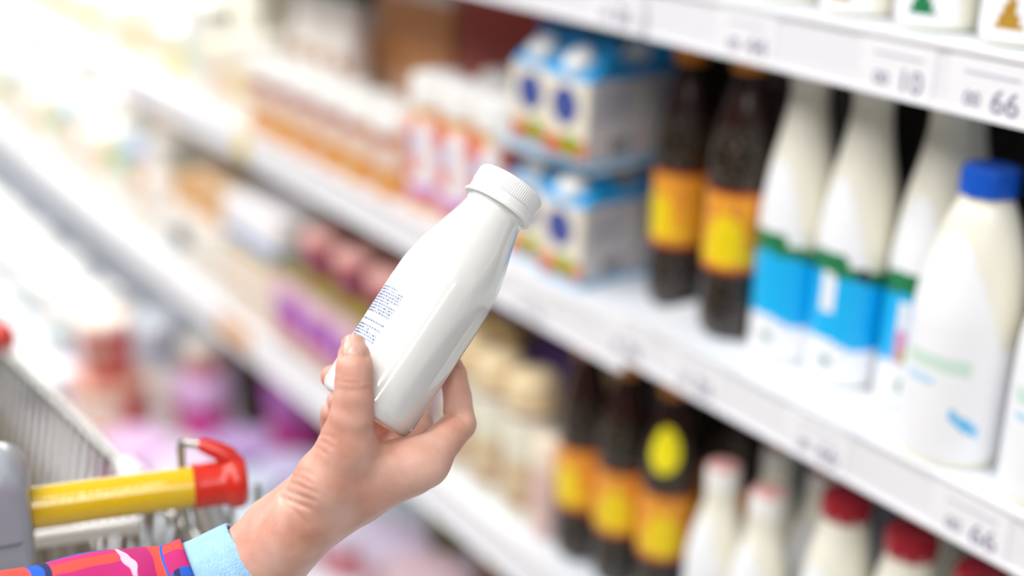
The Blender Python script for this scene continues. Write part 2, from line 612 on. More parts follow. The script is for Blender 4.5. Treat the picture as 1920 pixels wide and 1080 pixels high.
# bottles of dark drink
COLA = smoothprof([(0.0, 0.004), (0.016, 0.0), (0.0235, 0.003), (0.0268, 0.014), (0.0276, 0.03), (0.0270, 0.058), (0.0270, 0.136), (0.0277, 0.15), (0.0262, 0.17), (0.0202, 0.197), (0.0145, 0.216), (0.0125, 0.226), (0.0125, 0.236), (0.0, 0.236)], 5)


def cola_bottle(label, loc, rz, group, yc=0.55, sticker=False):
    t = thing('soda_bottle', label, 'bottle', loc, rz, group)
    lathe('body', COLA, [cola, cola_neck], t, 40, matf=lambda a, z: 1 if z > 0.185 else 0)
    pr, rf = capmesh(0.0148, 0.015, 0.231, 30)
    lathe('cap', pr, orange_cap, t, 32, rf=rf)

    def f(a, z):
        if z < 0.064 or z > 0.1305:
            return 2
        if z < 0.068 or z > 0.128:
            return 3
        u, w = (a - yc) * 0.0275, z - 0.090
        if (u / 0.0165) ** 2 + (w / 0.022) ** 2 < 1:
            return 1
        if 0.070 < z < 0.082 and -1.2 < a < 1.6:
            return 1 if (z - 0.076) ** 2 < 0.000012 else 0
        if 0.100 < z < 0.124 and (math.sin(a * 9 + 1) > 0.55 or abs(a + 0.5) < 0.12):
            return 3
        return 0
    sleeve('paper_label', COLA, 0.061, 0.134, [lab_orange, lab_yellow, lab_red, lab_rust], t, f, n=44, segs=72)
    if sticker:
        def fs(a, z):
            return 0 if ((a - 0.62) * 0.0265 / 0.0155) ** 2 + ((z - 0.180) / 0.0225) ** 2 < 1 else -1
        sleeve('oval_sticker', COLA, 0.15, 0.21, [sticker_y], t, fs, n=40, segs=110, off=0.0008)
    return t


gu, gm = 'dark drink bottles on the upper shelf', 'dark drink bottles on the middle shelf'
t1 = cola_bottle('dark drink bottle beside the green and blue milk bottle on the upper shelf', at((0.781, 0.798), 'upper'), 0.0, gu, 0.45)
dup(t1, at((0.812, 0.905), 'upper'), 'dark drink bottle beside the gable cartons, orange label with yellow at its left edge', -0.55, gu)
dup(t1, at((0.868, 0.841), 'upper'), 'dark drink bottle in the second row between the two front dark bottles', 0.3, gu)
dup(t1, at((0.872, 0.783), 'upper'), 'dark drink bottle in the second row hidden behind the first milk bottle', 0.3, gu)
cola_bottle('dark drink bottle with a bright yellow oval sticker on its shoulder', at((0.786, 0.864), 'middle'), 0.0, gm, 0.75, True)
dup(t1, at((0.778, 0.924), 'middle'), 'dark drink bottle between its two neighbours on the middle shelf', 0.2, gm)
dup(t1, at((0.774, 0.984), 'middle'), 'dark drink bottle beside the beige-capped bottles on the middle shelf', -0.3, gm)
dup(t1, at((0.852, 0.842), 'middle'), 'second-row dark bottle behind the yellow sticker bottle', 0.2, gm)
dup(t1, at((0.848, 0.908), 'middle'), 'second-row dark bottle behind the middle dark bottle', 0.2, gm)

# white bottles on the top shelf, seen from their feet up
labs = ['plain white bottle on the top shelf at the picture edge', 'plain white bottle on the top shelf above the blue-capped bottle',
        'plain white bottle with a gold mark above the price tag 00 10', 'plain white bottle with a green mark on the top shelf',
        'plain white bottle above the first wrapped milk bottle', 'plain white bottle above the second cola bottle', 'plain white bottle furthest from the edge on the top shelf']
tw = [milk_bottle(labs[i], at((0.785, 0.475 + 0.072 * i), 'top'), 'plain', 0.05, i) for i in range(2)]
for i in range(2, 7):
    dup(tw[i % 2], at((0.785, 0.475 + 0.072 * i), 'top'), labs[i], 0.05 * (i % 3))


# ---------------------------------------------------------------- gable cartons
def carton(label, loc, rz=0.0):
    t = thing('milk_carton', label, 'carton', loc, rz, 'blue-topped gable cartons')
    w, d, h, gh = 0.031, 0.034, 0.081, 0.023     # half width (y), half depth (x), eave height, gable rise
    b = MB()
    b.box(-d, d, -w, w, 0, h)
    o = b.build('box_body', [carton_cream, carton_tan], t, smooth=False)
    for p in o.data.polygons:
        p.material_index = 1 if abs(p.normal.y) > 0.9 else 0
    v = [(-d, -w, h), (d, -w, h), (d, w, h), (-d, w, h), (-0.002, -w, h + gh), (0.002, -w, h + gh), (0.002, w, h + gh), (-0.002, w, h + gh),
         (-0.002, -w, h + gh + 0.014), (0.002, -w, h + gh + 0.014), (0.002, w, h + gh + 0.014), (-0.002, w, h + gh + 0.014),
         (0, -w + 0.012, h + gh * 0.7), (0, w - 0.012, h + gh * 0.7)]
    f = [(0, 4, 7, 3), (1, 2, 6, 5), (4, 8, 11, 7), (5, 6, 10, 9), (8, 9, 10, 11), (4, 5, 9, 8), (7, 11, 10, 6), (0, 12, 4), (0, 1, 12), (1, 5, 12), (4, 12, 5), (3, 7, 13), (3, 13, 2), (2, 13, 6), (7, 6, 13), (0, 3, 2, 1)]
    mesh('gable_top', v, f, carton_blue, None, False, 30, t)
    ang = math.atan2(gh, d)
    cp = lathe('screw_cap', [(0, -0.003), (0.0152, -0.003), (0.0152, 0.009), (0.0138, 0.0105), (0, 0.0105)], white_cap, t, 28)
    cp.matrix_local = Matrix.Translation((-d * 0.52, 0, h + gh * 0.48)) @ Matrix.Rotation(-ang, 4, 'Y')
    lg = lathe('round_logo', [(0, 0), (0.0165, 0), (0.0165, 0.0004), (0, 0.0004)], carton_navy, t, 32)
    lg.matrix_local = Matrix.Translation((-d, 0.002, h - 0.026)) @ Matrix.Rotation(-PI / 2, 4, 'Y') @ Matrix.Diagonal((1.15, 1.2, 1, 1))
    b = MB()
    b.box(-d - 0.0004, -d, -w + 0.001, w - 0.001, 0.006, 0.024, 1)
    b.build('fruit_band', [fruit_green, fruit_orange], t, smooth=False)
    ap = lathe('apple_print', [(0, 0), (0.0105, 0), (0.0105, 0.0003), (0, 0.0003)], fruit_green, t, 24)
    ap.matrix_local = Matrix.Translation((-d - 0.0005, -0.008, 0.019)) @ Matrix.Rotation(-PI / 2, 4, 'Y')
    b = MB()
    b.rbox(-d - 0.0005, d + 0.0005, -w - 0.0005, w + 0.0005, 0.0, 0.0045, 0.001)
    b.build('base_stripe', mat('cyan_print', '#14a6e2', 0.4), t, smooth=False)
    b = MB()
    for i in range(6):
        b.box(-d * 0.7, d * 0.7 - 0.006 * (i % 3), -w - 0.0003, -w, 0.070 - i * 0.0055, 0.0722 - i * 0.0055)
    b.build('text_lines', carton_text, t, smooth=False)
    b = MB()
    for i in range(9):
        b.box(-0.004 + i * 0.0027, -0.004 + i * 0.0027 + (0.0016 if i % 3 else 0.0009), -w - 0.0003, -w, 0.008, 0.026)
    b.build('barcode', mat('barcode_ink', '#4a4a52', 0.5), t, smooth=False)
    return t


bz = SHELF['upper'] - 0.013 + 0.0005
tc = carton('blue-topped gable carton at the bottom of the stack beside the dark drink bottle', (0.782, 1.010, bz + 0.0005), 0.10)
dup(tc, (0.790, 1.080, bz + 0.0005), 'lower gable carton behind the cap of the held bottle', 0.10)
b = MB()
b.rbox(-0.045, 0.115, -0.078, 0.078, 0, 0.005, 0.006)
tr_ = tag(b.build('divider_board', tray_grey, None, loc=(0.787, 1.045, bz + 0.1188), rz=0.10), 'grey-blue divider board lying across the lower gable cartons', 'board')
zt = bz + 0.1242
dup(tc, (0.778, 1.002, zt), 'upper gable carton next to the dark drink bottle, on the divider board', 0.06)
dup(tc, (0.853, 1.017, bz + 0.0005), 'second-row gable carton behind the lower front carton, beside the dark bottle', 0.10)
dup(tc, (0.850, 1.006, zt), 'second-row gable carton behind the upper front carton, beside the dark bottle', 0.06)
dup(tc, (0.785, 1.070, zt), 'upper gable carton furthest from the dark bottles, on the divider board', 0.06)


# ---------------------------------------------------------------- generic pots, tubs and boxes
def pot(name, label, cat, loc, r, h, bodym, lidm, group=None, taper=0.88, lid_h=0.012, bands=(), rz=0.0, lid_r=1.04, dome=0.0):
    """a tapered cup with printed bands (z0, z1, material, angular test) and a lid"""
    t = thing(name, label, cat, loc, rz, group)
    pr = [(0, 0), (r * taper * 0.93, 0), (r * taper, 0.003)] + [(r * (taper + (1 - taper) * i / 12), 0.003 + (h - lid_h - 0.003) * i / 12) for i in range(1, 13)] + [(0, h - lid_h)]
    lathe('cup', pr, bodym, t, 32)
    if bands:
        ms = [q[2] for q in bands]

        def f(a, z):
            for i, q in enumerate(bands):
                if q[0] * h <= z <= q[1] * h and (len(q) < 4 or q[3](a, z / h)):
                    return i
            return -1
        sleeve('printed_wrap', pr, 0.004, h - lid_h - 0.001, ms, t, f, n=26, segs=48, off=0.0006)
    R_ = r * lid_r
    lathe('lid', [(0, h - lid_h), (R_, h - lid_h), (R_, h - 0.003), (R_ * 0.96, h - 0.0005), (R_ * 0.9, h), (R_ * 0.5, h + dome * 0.8), (0, h + dome)], lidm, t, 32)
    return t


def carton_box(name, label, cat, loc, sx, sy, sz, m, stripe=None, group=None, lidm=None, rz=0.0):
    t = thing(name, label, cat, loc, rz, group)
    b = MB()
    b.rbox(-sx, sx, -sy, sy, 0, sz if lidm is None else sz - 0.012, min(sx, sy) * 0.15)
    b.build('box_body', m, t)
    if lidm is not None:
        b = MB()
        b.rbox(-sx - 0.002, sx + 0.002, -sy - 0.002, sy + 0.002, sz - 0.014, sz, min(sx, sy) * 0.18)
        b.build('lid', lidm, t)
    for i, (z0, z1, sm) in enumerate(stripe or ()):
        b = MB()
        b.rbox(-sx - 0.0006, sx + 0.0006, -sy - 0.0006, sy + 0.0006, z0 * sz, z1 * sz, min(sx, sy) * 0.15)
        b.build('printed_band', sm, t)
    return t


def M_(h, r=0.4, n=0.08):
    return mat('print_' + h.lstrip('#'), h, r, noise=n, nscale=50)


# --- drinking yogurts with pink labels, left of the cartons
YOG = smoothprof([(0, 0), (0.028, 0), (0.0325, 0.004), (0.033, 0.02), (0.0325, 0.09), (0.030, 0.105), (0.0265, 0.115), (0.0255, 0.125), (0, 0.125)], 4)


def yogurt_drink(label, loc, rz=0.0):
    t = thing('yogurt_bottle', label, 'bottle', loc, rz, 'drinking yogurts with pink labels')
    lathe('body', YOG, M_('#e9c9b4'), t, 36)
    pr, rf = capmesh(0.0315, 0.034, 0.122, 30)
    lathe('cap', pr, white_cap, t, 36, rf=rf)

    def f(a, z):
        if z > 0.108:
            return 3
        if abs(a - 0.62 + (z - 0.06) * 3) < 0.30 and z > 0.035:
            return 1
        if z < 0.014:
            return 3
        if z < 0.034:
            return 4
        if z < 0.042:
            return 1
        if abs(z - 0.078) < 0.010 and -0.4 < a < 0.25:
            return 2
        if (z > 0.085) or (abs(z - 0.055) < 0.011 and a < 0.35):
            return 0
        return 5
    sleeve('label_wrap', YOG, 0.003, 0.122, [M_('#dd6a62'), sleeve_white, M_('#a9b8e6'), M_('#e2a548'), M_('#cf86c4'), M_('#eec6bf')], t, f, n=40, segs=60)
    return t


y0_ = yogurt_drink('pink-labelled drinking yogurt bottle next to the gable cartons', at((0.775, 1.150), 'upper'))
dup(y0_, at((0.775, 1.218), 'upper'), 'pink-labelled drinking yogurt bottle in the middle of its front row')
dup(y0_, at((0.775, 1.286), 'upper'), 'pink-labelled drinking yogurt bottle beside the orange pots')
dup(y0_, at((0.846, 1.186), 'upper'), 'second-row drinking yogurt whose white cap shows behind the front ones, near the cartons')
dup(y0_, at((0.846, 1.254), 'upper'), 'second-row drinking yogurt whose white cap shows behind the front ones, near the orange pots')
carton_box('juice_box', 'dark red stand-in for the back panel reflection behind the pink drinking yogurts', 'carton', at((0.925, 1.345), 'upper'), 0.03, 0.095, 0.235, M_('#a8403a'), [(0.4, 0.6, M_('#b96258'))])  # box added in place of the reddish reflection on the back panel
carton_box('juice_box', 'tan orange carton with white top behind the orange pots', 'carton', at((0.925, 1.555), 'upper'), 0.03, 0.100, 0.215, M_('#e0a06c'), [(0.2, 0.45, M_('#ecc29e'))], lidm=white_cap)

# --- orange dessert pots with white lids
g = 'orange dessert pots with white lids'
op = pot('dessert_pot', 'orange dessert pot with broad white lid beside the pink drinking yogurts', 'pot', at((0.767, 1.357), 'upper'), 0.034, 0.105, M_('#e3a06a'), white_cap, g, 0.9, 0.026,
         [(0.0, 0.34, M_('#e0a04a'), lambda a, z: math.sin(a * 5) > -0.6), (0.34, 0.62, M_('#ead2c2')), (0.62, 0.75, M_('#b5706a'), lambda a, z: a < 0.6)])
for i, n in enumerate(['second', 'third', 'fourth', 'fifth', 'sixth']):
    dup(op, at((0.767, 1.429 + 0.072 * i), 'upper'), 'orange dessert pot with white lid, %s from the pink drinking yogurts' % n, 0.5 * i, g)
g = 'white bottles with an orange dot'
wb = thing('yogurt_bottle', 'tall white yogurt bottle with orange dot, nearest the pink drinking yogurts of its row', 'bottle', at((0.845, 1.635), 'upper'), 0, g)
WB = smoothprof([(0, 0), (0.024, 0), (0.0272, 0.004), (0.028, 0.015), (0.028, 0.11), (0.024, 0.135), (0.017, 0.155), (0.0155, 0.17), (0, 0.17)], 4)
lathe('body', WB, M_('#f1e9e2'), wb, 32)
lathe('cap', [(0, 0.168), (0.017, 0.168), (0.017, 0.186), (0.015, 0.188), (0, 0.188)], white_cap, wb, 28)
sleeve('orange_dot', WB, 0.07, 0.13, [M_('#c98a4a')], wb, lambda a, z: 0 if ((a - 0.6) * 0.028) ** 2 + (z - 0.105) ** 2 < 0.009 ** 2 else -1, n=30, segs=80)
for i, n in enumerate(['in the middle of its row of three', 'furthest from the pink drinking yogurts']):
    dup(wb, at((0.845, 1.70 + 0.065 * i), 'upper'), 'tall white yogurt bottle with orange dot, %s' % n, 0.0, g)
carton_box('dessert_box', 'white-topped box with a yellow band behind the tall white bottles', 'box', at((0.93, 1.80), 'upper'), 0.035, 0.125, 0.150, M_('#f2e3c8'), [(0.50, 0.74, M_('#f0d468'))], lidm=white_cap)

# --- the far part of the upper shelf, washed with light
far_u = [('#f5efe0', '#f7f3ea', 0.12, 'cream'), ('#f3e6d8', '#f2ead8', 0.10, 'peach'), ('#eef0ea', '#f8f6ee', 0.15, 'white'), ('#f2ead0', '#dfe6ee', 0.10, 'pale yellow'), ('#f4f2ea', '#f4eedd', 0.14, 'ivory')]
names_n = ['first', 'second', 'third', 'fourth', 'fifth', 'sixth', 'seventh', 'eighth', 'ninth', 'tenth', 'eleventh', 'twelfth', 'thirteenth', 'fourteenth', 'fifteenth', 'sixteenth', 'seventeenth', 'eighteenth', 'nineteenth', 'twentieth',
           'twenty-first', 'twenty-second', 'twenty-third']
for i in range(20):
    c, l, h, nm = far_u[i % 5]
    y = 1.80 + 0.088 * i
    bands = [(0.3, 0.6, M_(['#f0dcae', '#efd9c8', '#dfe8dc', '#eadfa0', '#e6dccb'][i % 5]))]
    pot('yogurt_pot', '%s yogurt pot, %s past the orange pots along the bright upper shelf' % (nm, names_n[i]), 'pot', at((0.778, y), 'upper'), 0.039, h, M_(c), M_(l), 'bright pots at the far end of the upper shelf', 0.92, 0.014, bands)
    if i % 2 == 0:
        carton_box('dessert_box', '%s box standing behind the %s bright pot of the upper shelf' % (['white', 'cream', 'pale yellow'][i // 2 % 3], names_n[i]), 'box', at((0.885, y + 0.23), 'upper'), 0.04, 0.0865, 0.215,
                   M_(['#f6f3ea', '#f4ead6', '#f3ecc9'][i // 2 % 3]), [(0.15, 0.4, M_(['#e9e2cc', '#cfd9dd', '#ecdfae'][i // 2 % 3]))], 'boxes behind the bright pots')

# ---------------------------------------------------------------- middle shelf, left of the cola
BEI = smoothprof([(0, 0), (0.026, 0), (0.0305, 0.004), (0.031, 0.02), (0.031, 0.10), (0.029, 0.118), (0.026, 0.127), (0.026, 0.13), (0, 0.13)], 4)


def beige_bottle(label, loc):
    t = thing('cream_bottle', label, 'bottle', loc, 0, 'cream bottles with beige caps')
    lathe('body', BEI, M_('#e6e2d0'), t, 36)
    lathe('cap', smoothprof([(0, 0.131), (0.0285, 0.131), (0.0295, 0.137), (0.029, 0.158), (0.024, 0.168), (0.012, 0.172), (0, 0.173)], 4), M_('#e6cfa6'), t, 36)
    lathe('neck_band', [(0.0, 0.126), (0.0302, 0.126), (0.0302, 0.134), (0.0, 0.134)], M_('#8a6a80'), t, 36)
    sleeve('label_wrap', BEI, 0.02, 0.075, [M_('#d4bd98'), M_('#b98f78'), sleeve_white], t, lambda a, z: (1 if z < 0.03 or abs(a - 1.05) < 0.12 else 0) if -0.3 < a < 1.1 else (2 if z < 0.04 else -1), n=20, segs=60)
    return t


bb = beige_bottle('cream bottle with domed beige cap, second from the dark drink bottles', at((0.777, 1.083), 'middle'))
dup(bb, at((0.777, 1.148), 'middle'), 'cream bottle with domed beige cap, third from the dark drink bottles')
dup(bb, at((0.777, 1.213), 'middle'), 'cream bottle with domed beige cap right behind the fingers')
dup(bb, at((0.850, 1.055), 'middle'), 'cream bottle with beige cap in the second row beside the dark bottles')
carton_box('dessert_box', 'deep blue box behind the beige-capped bottles', 'box', at((0.895, 1.325), 'middle'), 0.025, 0.062, 0.245, M_('#1c3a86'), [(0.45, 0.6, M_('#d9b878'))])
carton_box('dessert_box', 'purple box behind the beige-capped bottles and the dark bottles', 'box', at((0.925, 1.185), 'middle'), 0.03, 0.07, 0.235, M_('#51336e'), [(0.82, 0.9, M_('#6a5a4a'))])
pot('yogurt_pot', 'small pinkish pot with round cream lid beside the dark drink bottles', 'pot', at((0.765, 1.032), 'middle'), 0.0185, 0.115, M_('#e2c4bd'), M_('#efe2d0'), None, 0.9, 0.03)
for i in range(2):
    carton_box('dessert_box', ['reddish brown box behind the red-lidded cups, nearer the held bottle', 'brown box behind the red-lidded cups, nearer the white and blue box'][i], 'box', at((0.90, 1.465 + 0.14 * i), 'middle'), 0.03, 0.065, 0.235, M_(['#b0705c', '#b37a66'][i]))

# purple multipacks, a tray on them, round red-lidded cups on the tray
g = 'purple printed multipacks'
mz = SHELF['middle']
bp = None
for i in range(4):
    lb = ['purple printed multipack closest to the held bottle', 'purple printed multipack second from the held bottle', 'purple printed multipack third from the held bottle', 'purple printed multipack beside the cream carton'][i]
    loc = at((0.785, 1.375 + 0.088 * i), 'middle')
    if bp is None:
        bp = carton_box('yogurt_multipack', lb, 'multipack', loc, 0.045, 0.042, 0.122, M_('#dcb7c0'), [(0.02, 0.10, M_('#8d8a40')), (0.32, 0.72, M_('#a650bb'))], g)
        for k, (yy, zz, h) in enumerate([(-0.022, 0.035, '#d9727c'), (0.016, 0.032, '#e08a86'), (-0.012, 0.092, '#eec9cf'), (0.02, 0.075, '#c9a0d8'), (0.0, 0.058, '#a3238e')]):
            o = lathe('fruit_print', [(0, 0), (0.012, 0), (0.012, 0.0004), (0, 0.0004)], M_(h), bp, 20)
            o.matrix_local = Matrix.Translation((-0.0458, yy, zz)) @ Matrix.Rotation(-PI / 2, 4, 'Y')
    else:
        dup(bp, loc, lb)
b = MB()
b.rbox(-0.05, 0.05, -0.178, 0.178, 0, 0.008, 0.008)
tag(b.build('cardboard_tray', M_('#8a8038'), None, loc=(0.785, 1.507, mz + 0.123)), 'olive cardboard tray on top of the purple multipacks', 'tray')
g = 'red-lidded cups on the olive tray'
rc = pot('yogurt_cup', 'red-lidded cup on the olive tray closest to the held bottle', 'cup', (0.775, 1.395, mz + 0.1315), 0.030, 0.058, M_('#c4566a'), M_('#eab2aa'), g, 0.85, 0.010, [(0.2, 0.5, M_('#6a4a72'))], 0, 1.05, 0.006)
for i, n in enumerate(['second', 'third']):
    dup(rc, (0.775, 1.49 + 0.095 * i, mz + 0.1315), 'red-lidded cup on the olive tray, %s from the held bottle' % n, 0.4 * i)
carton_box('milk_carton', 'tall pale pink and cream carton left of the purple multipacks', 'carton', at((0.785, 1.772), 'middle'), 0.045, 0.085, 0.118, M_('#e8d6c6'), [(0.88, 0.985, M_('#a89a4a'))])
carton_box('dessert_box', 'white box with blue lower edge lying on the pale carton', 'box', (0.785, 1.765, mz + 0.1195), 0.045, 0.095, 0.066, M_('#f3f0f2'), [(0.03, 0.34, M_('#5f95d6'))])
carton_box('dessert_box', 'reddish brown box behind the white and blue box', 'box', at((0.90, 1.78), 'middle'), 0.03, 0.10, 0.24, M_('#a5725c'))
g = 'small orange pots stacked on cream tubs'
for i in range(3):
    yy = 1.92 + 0.085 * i
    pot('cream_tub', ['cream tub under the orange pots beside the pale carton', 'cream tub under the orange pots, second from the pale carton', 'cream tub with a dark emblem near the middle of the shelf'][i], 'tub', at((0.778, yy), 'middle'), 0.040, 0.105, M_('#f0ece4'), M_('#f3f0ea'), 'cream tubs on the middle shelf', 0.9, 0.014,
        [(0.3, 0.65, M_('#566068'), lambda a, z: abs(a - 0.6) < 0.5)] if i == 2 else [(0.2, 0.4, M_('#e4d3c0'))])
    pot('dessert_pot', ['small orange pot on a cream tub beside the white and blue box', 'small orange pot on the second cream tub', 'small olive-lidded pot on the tub with the dark emblem'][i], 'pot', (0.778, yy, mz + 0.106), 0.034, 0.07, M_('#e2b27a'), M_(['#e9c79c', '#e8be94', '#8d9080'][i]), g, 0.88, 0.012)
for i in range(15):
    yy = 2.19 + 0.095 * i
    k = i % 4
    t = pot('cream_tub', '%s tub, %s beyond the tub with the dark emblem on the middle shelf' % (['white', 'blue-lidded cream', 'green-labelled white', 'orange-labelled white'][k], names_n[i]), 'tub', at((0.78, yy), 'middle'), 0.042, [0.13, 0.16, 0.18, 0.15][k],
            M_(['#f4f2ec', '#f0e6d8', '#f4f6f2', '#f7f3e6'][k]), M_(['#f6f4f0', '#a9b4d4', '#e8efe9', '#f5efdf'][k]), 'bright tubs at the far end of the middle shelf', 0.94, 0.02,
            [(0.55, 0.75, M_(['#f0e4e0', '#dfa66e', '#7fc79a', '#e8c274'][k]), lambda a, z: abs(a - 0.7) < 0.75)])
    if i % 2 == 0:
        carton_box('dessert_box', '%s filler box added behind the %s bright tub of the middle shelf' % (['cream', 'peach', 'pale yellow'][i // 2 % 3], names_n[i]), 'box', at((0.895, yy + 0.03), 'middle'), 0.04, 0.093, 0.245,
                   M_(['#f3eadb', '#efd9c4', '#f2e9cd'][i // 2 % 3]), [(0.3, 0.55, M_(['#e6d6c0', '#d9b89c', '#e8dcae'][i // 2 % 3]))], 'filler boxes behind the bright tubs')  # added to cover dark gaps behind the tubs and brighten them
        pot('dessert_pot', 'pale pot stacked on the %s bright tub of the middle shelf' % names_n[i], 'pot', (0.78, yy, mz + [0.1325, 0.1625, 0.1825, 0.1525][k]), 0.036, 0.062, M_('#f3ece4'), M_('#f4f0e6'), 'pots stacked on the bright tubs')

# ---------------------------------------------------------------- bottom deck
bzz = SHELF['bottom'] + 0.0005


def tub(label, x, y, z, r, h, body, lid, bands=(), group=None, taper=0.85, lid_h=0.016, name='dessert_tub'):
    return pot(name, label, 'tub', (x, y, z), r, h, M_(body), M_(lid), group, taper, lid_h, bands)


tub('wide red tub with a cream label below the tall red tub', 0.645, 2.19, bzz, 0.066, 0.095, '#cf5a4e', '#cfa08a', [(0.2, 0.8, M_('#ead2bd'), lambda a, z: abs(a - 0.9) < 0.65), (0.0, 1, M_('#cc4a44'))])
tub('tall red tub with a cream lid standing on the wide red tub', 0.645, 2.19, bzz + 0.0955, 0.045, 0.115, '#d2605c', '#efe0d4', [(0.3, 0.7, M_('#b08a78'), lambda a, z: abs(a - 0.9) < 0.5), (0.0, 1, M_('#d4544c'))])
tub('magenta tub with lilac lid beside the wide red tub', 0.775, 2.075, bzz, 0.047, 0.105, '#cf2f92', '#d8b2dc', [(0.25, 0.6, M_('#c9258a')), (0.6, 0.95, M_('#d9a8d2'))], lid_h=0.03)
tub('cream pot with red label on the magenta tub', 0.785, 2.09, bzz + 0.106, 0.038, 0.06, '#d9b8ae', '#dfd6c8', [(0.2, 0.6, M_('#c25a54'))])
tub('magenta tub with violet lid under the rail left of the hand', 0.885, 1.935, bzz, 0.050, 0.135, '#cf2f92', '#bb6fc4', [(0.1, 0.5, M_('#d43a98')), (0.5, 0.9, M_('#c87ac6'))], lid_h=0.02)
tub('pale blue white tub with a blue mark behind the red tubs', 0.77, 2.33, bzz, 0.055, 0.13, '#dce8f4', '#e6eef6', [(0.3, 0.7, M_('#5f86c8'), lambda a, z: abs(a + 0.2) < 0.4)])
tub('cream round tub between the tall red tub and the magenta tub', 0.722, 2.132, bzz, 0.028, 0.10, '#d9cfc4', '#e2d8ce', [])
g = 'flat lilac-lidded tubs in front of the magenta tub'
for i, (x, y, r) in enumerate([(0.612, 1.985, 0.058), (0.655, 1.865, 0.055), (0.76, 1.895, 0.056), (0.70, 1.76, 0.055), (0.80, 1.78, 0.050)]):
    tub(['flat lilac tub in front of the wide red tub', 'flat lilac tub just behind the cart handle', 'flat lilac tub below the magenta tub', 'flat white and lilac tub between the cart and the hand', 'flat lilac tub below the violet-lidded tub'][i],
        x, y, bzz, r, 0.062, ['#c96fae', '#e6dfee', '#bf86c6', '#dfe4ee', '#d8d8ea'][i], ['#d9b6dd', '#dfcbe6', '#bfa0d2', '#d9e4f0', '#cfc4e4'][i], [(0.0, 0.45, M_(['#d16a9c', '#dfe6ef', '#c04a9c', '#e4ebf2', '#d9dfee'][i]))], g, 0.9, 0.014)
for i, (x, y) in enumerate([(0.585, 1.745), (0.70, 1.64), (0.60, 1.60), (0.80, 1.66)]):
    tub(['pale blue tub behind the red handle end', 'pale blue tub behind the wrist', 'pale blue tub at the deck edge near the cart', 'pale blue tub under the rail behind the thumb'][i], x, y, bzz, 0.05, 0.055, '#dde6ee', '#e2eaf2', [(0.3, 0.6, M_('#b9c6d6'), lambda a, z: abs(a - 0.5) < 0.3)], 'pale blue tubs on the bottom deck', 0.9, 0.012)
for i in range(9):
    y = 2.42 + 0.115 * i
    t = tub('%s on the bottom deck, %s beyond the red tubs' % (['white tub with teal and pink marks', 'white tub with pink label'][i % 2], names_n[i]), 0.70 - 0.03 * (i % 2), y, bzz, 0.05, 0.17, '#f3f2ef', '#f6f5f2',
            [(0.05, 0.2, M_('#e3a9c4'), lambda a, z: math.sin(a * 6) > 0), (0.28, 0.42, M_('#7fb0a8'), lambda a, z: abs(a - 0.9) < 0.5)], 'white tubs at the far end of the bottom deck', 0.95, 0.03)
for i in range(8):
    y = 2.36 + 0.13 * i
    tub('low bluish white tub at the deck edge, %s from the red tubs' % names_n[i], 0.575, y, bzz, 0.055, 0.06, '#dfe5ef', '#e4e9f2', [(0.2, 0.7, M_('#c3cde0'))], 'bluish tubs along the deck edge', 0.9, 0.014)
# things seen below the middle rail, right of the wrist
g = 'round pots below the hand'
rp = [('wide pot with a lilac lid and pink rim just right of the wrist', 0.79, 1.55, 0.052, 0.075, '#cf7f88', '#cfc6d6'), ('pot with a lilac lid further from the wrist', 0.79, 1.41, 0.048, 0.115, '#c79aa2', '#c4b4c8'),
      ('pot with pink and lilac lid below the middle rail', 0.775, 1.30, 0.055, 0.125, '#b5666c', '#cbb0b6'), ('dark-topped round pot below the knuckle', 0.872, 1.408, 0.032, 0.18, '#8a8458', '#1f1814'),
      ('orange brown pot under the middle rail', 0.885, 1.285, 0.036, 0.20, '#a5682e', '#8d4a1e'), ('olive jar under the middle rail beside the knuckle', 0.925, 1.352, 0.03, 0.23, '#b0a46a', '#b8b078'),
      ('brown pot half hidden under the middle rail', 0.85, 1.185, 0.045, 0.15, '#5a3a2c', '#6f5c50')]
for lb, x, y, r, h, c, l in rp:
    tub(lb, x, y, bzz, r, h, c, l, [], g, 0.88, 0.02, name='dessert_pot')
carton_box('dessert_box', 'dark brown box at the back of the bottom deck behind the magenta tub', 'box', (0.98, 2.02, bzz), 0.04, 0.11, 0.24, M_('#4a2016'))
carton_box('dessert_box', 'dark red box at the back of the bottom deck under the far rail', 'box', (0.98, 2.27, bzz), 0.04, 0.11, 0.24, M_('#8a3a34'))
carton_box('dessert_box', 'small dark brown block standing in for the shaded gap between the two magenta tubs', 'box', (0.873, 2.075, bzz), 0.03, 0.034, 0.12, M_('#3a1c12'))  # dark block added to give the gap its shade

# ---------------------------------------------------------------- the shopping cart
CU = Vector((0.967, -0.255, 0.0)).normalized()           # along the handle, towards the shelving
CF = Vector((0.255, 0.967, 0.0)).normalized()            # forwards
HE = Vector((0.2701, 0.7025, 1.0191))
cart = thing('shopping_cart', 'metal shopping cart with yellow grip handle and red end caps, in front of the shopper', 'shopping cart', (HE.x - 0.16, HE.y, 0.0))
CO = Vector(cart.location)
chrome = mat('cart_chrome', '#b2b1ae', 0.25, metal=0.8, noise=0.05, nscale=20)
dull = mat('cart_wire', '#8f8778', 0.4, metal=0.5, noise=0.08, nscale=30)
grip = mat('yellow_grip', '#dbb80c', 0.16, coat=0.8, noise=0.03, nscale=40)
redp = mat('red_end_plastic', '#cf2a1c', 0.26, coat=0.3, noise=0.03, nscale=40)
grey_p = mat('silver_grey_plastic', '#9da4ad', 0.32, metal=0.15, coat=0.3, noise=0.02)


def along(s, up=0.0, fw=0.0):
    return HE - CU * s + Vector((0, 0, up)) + CF * fw - CO


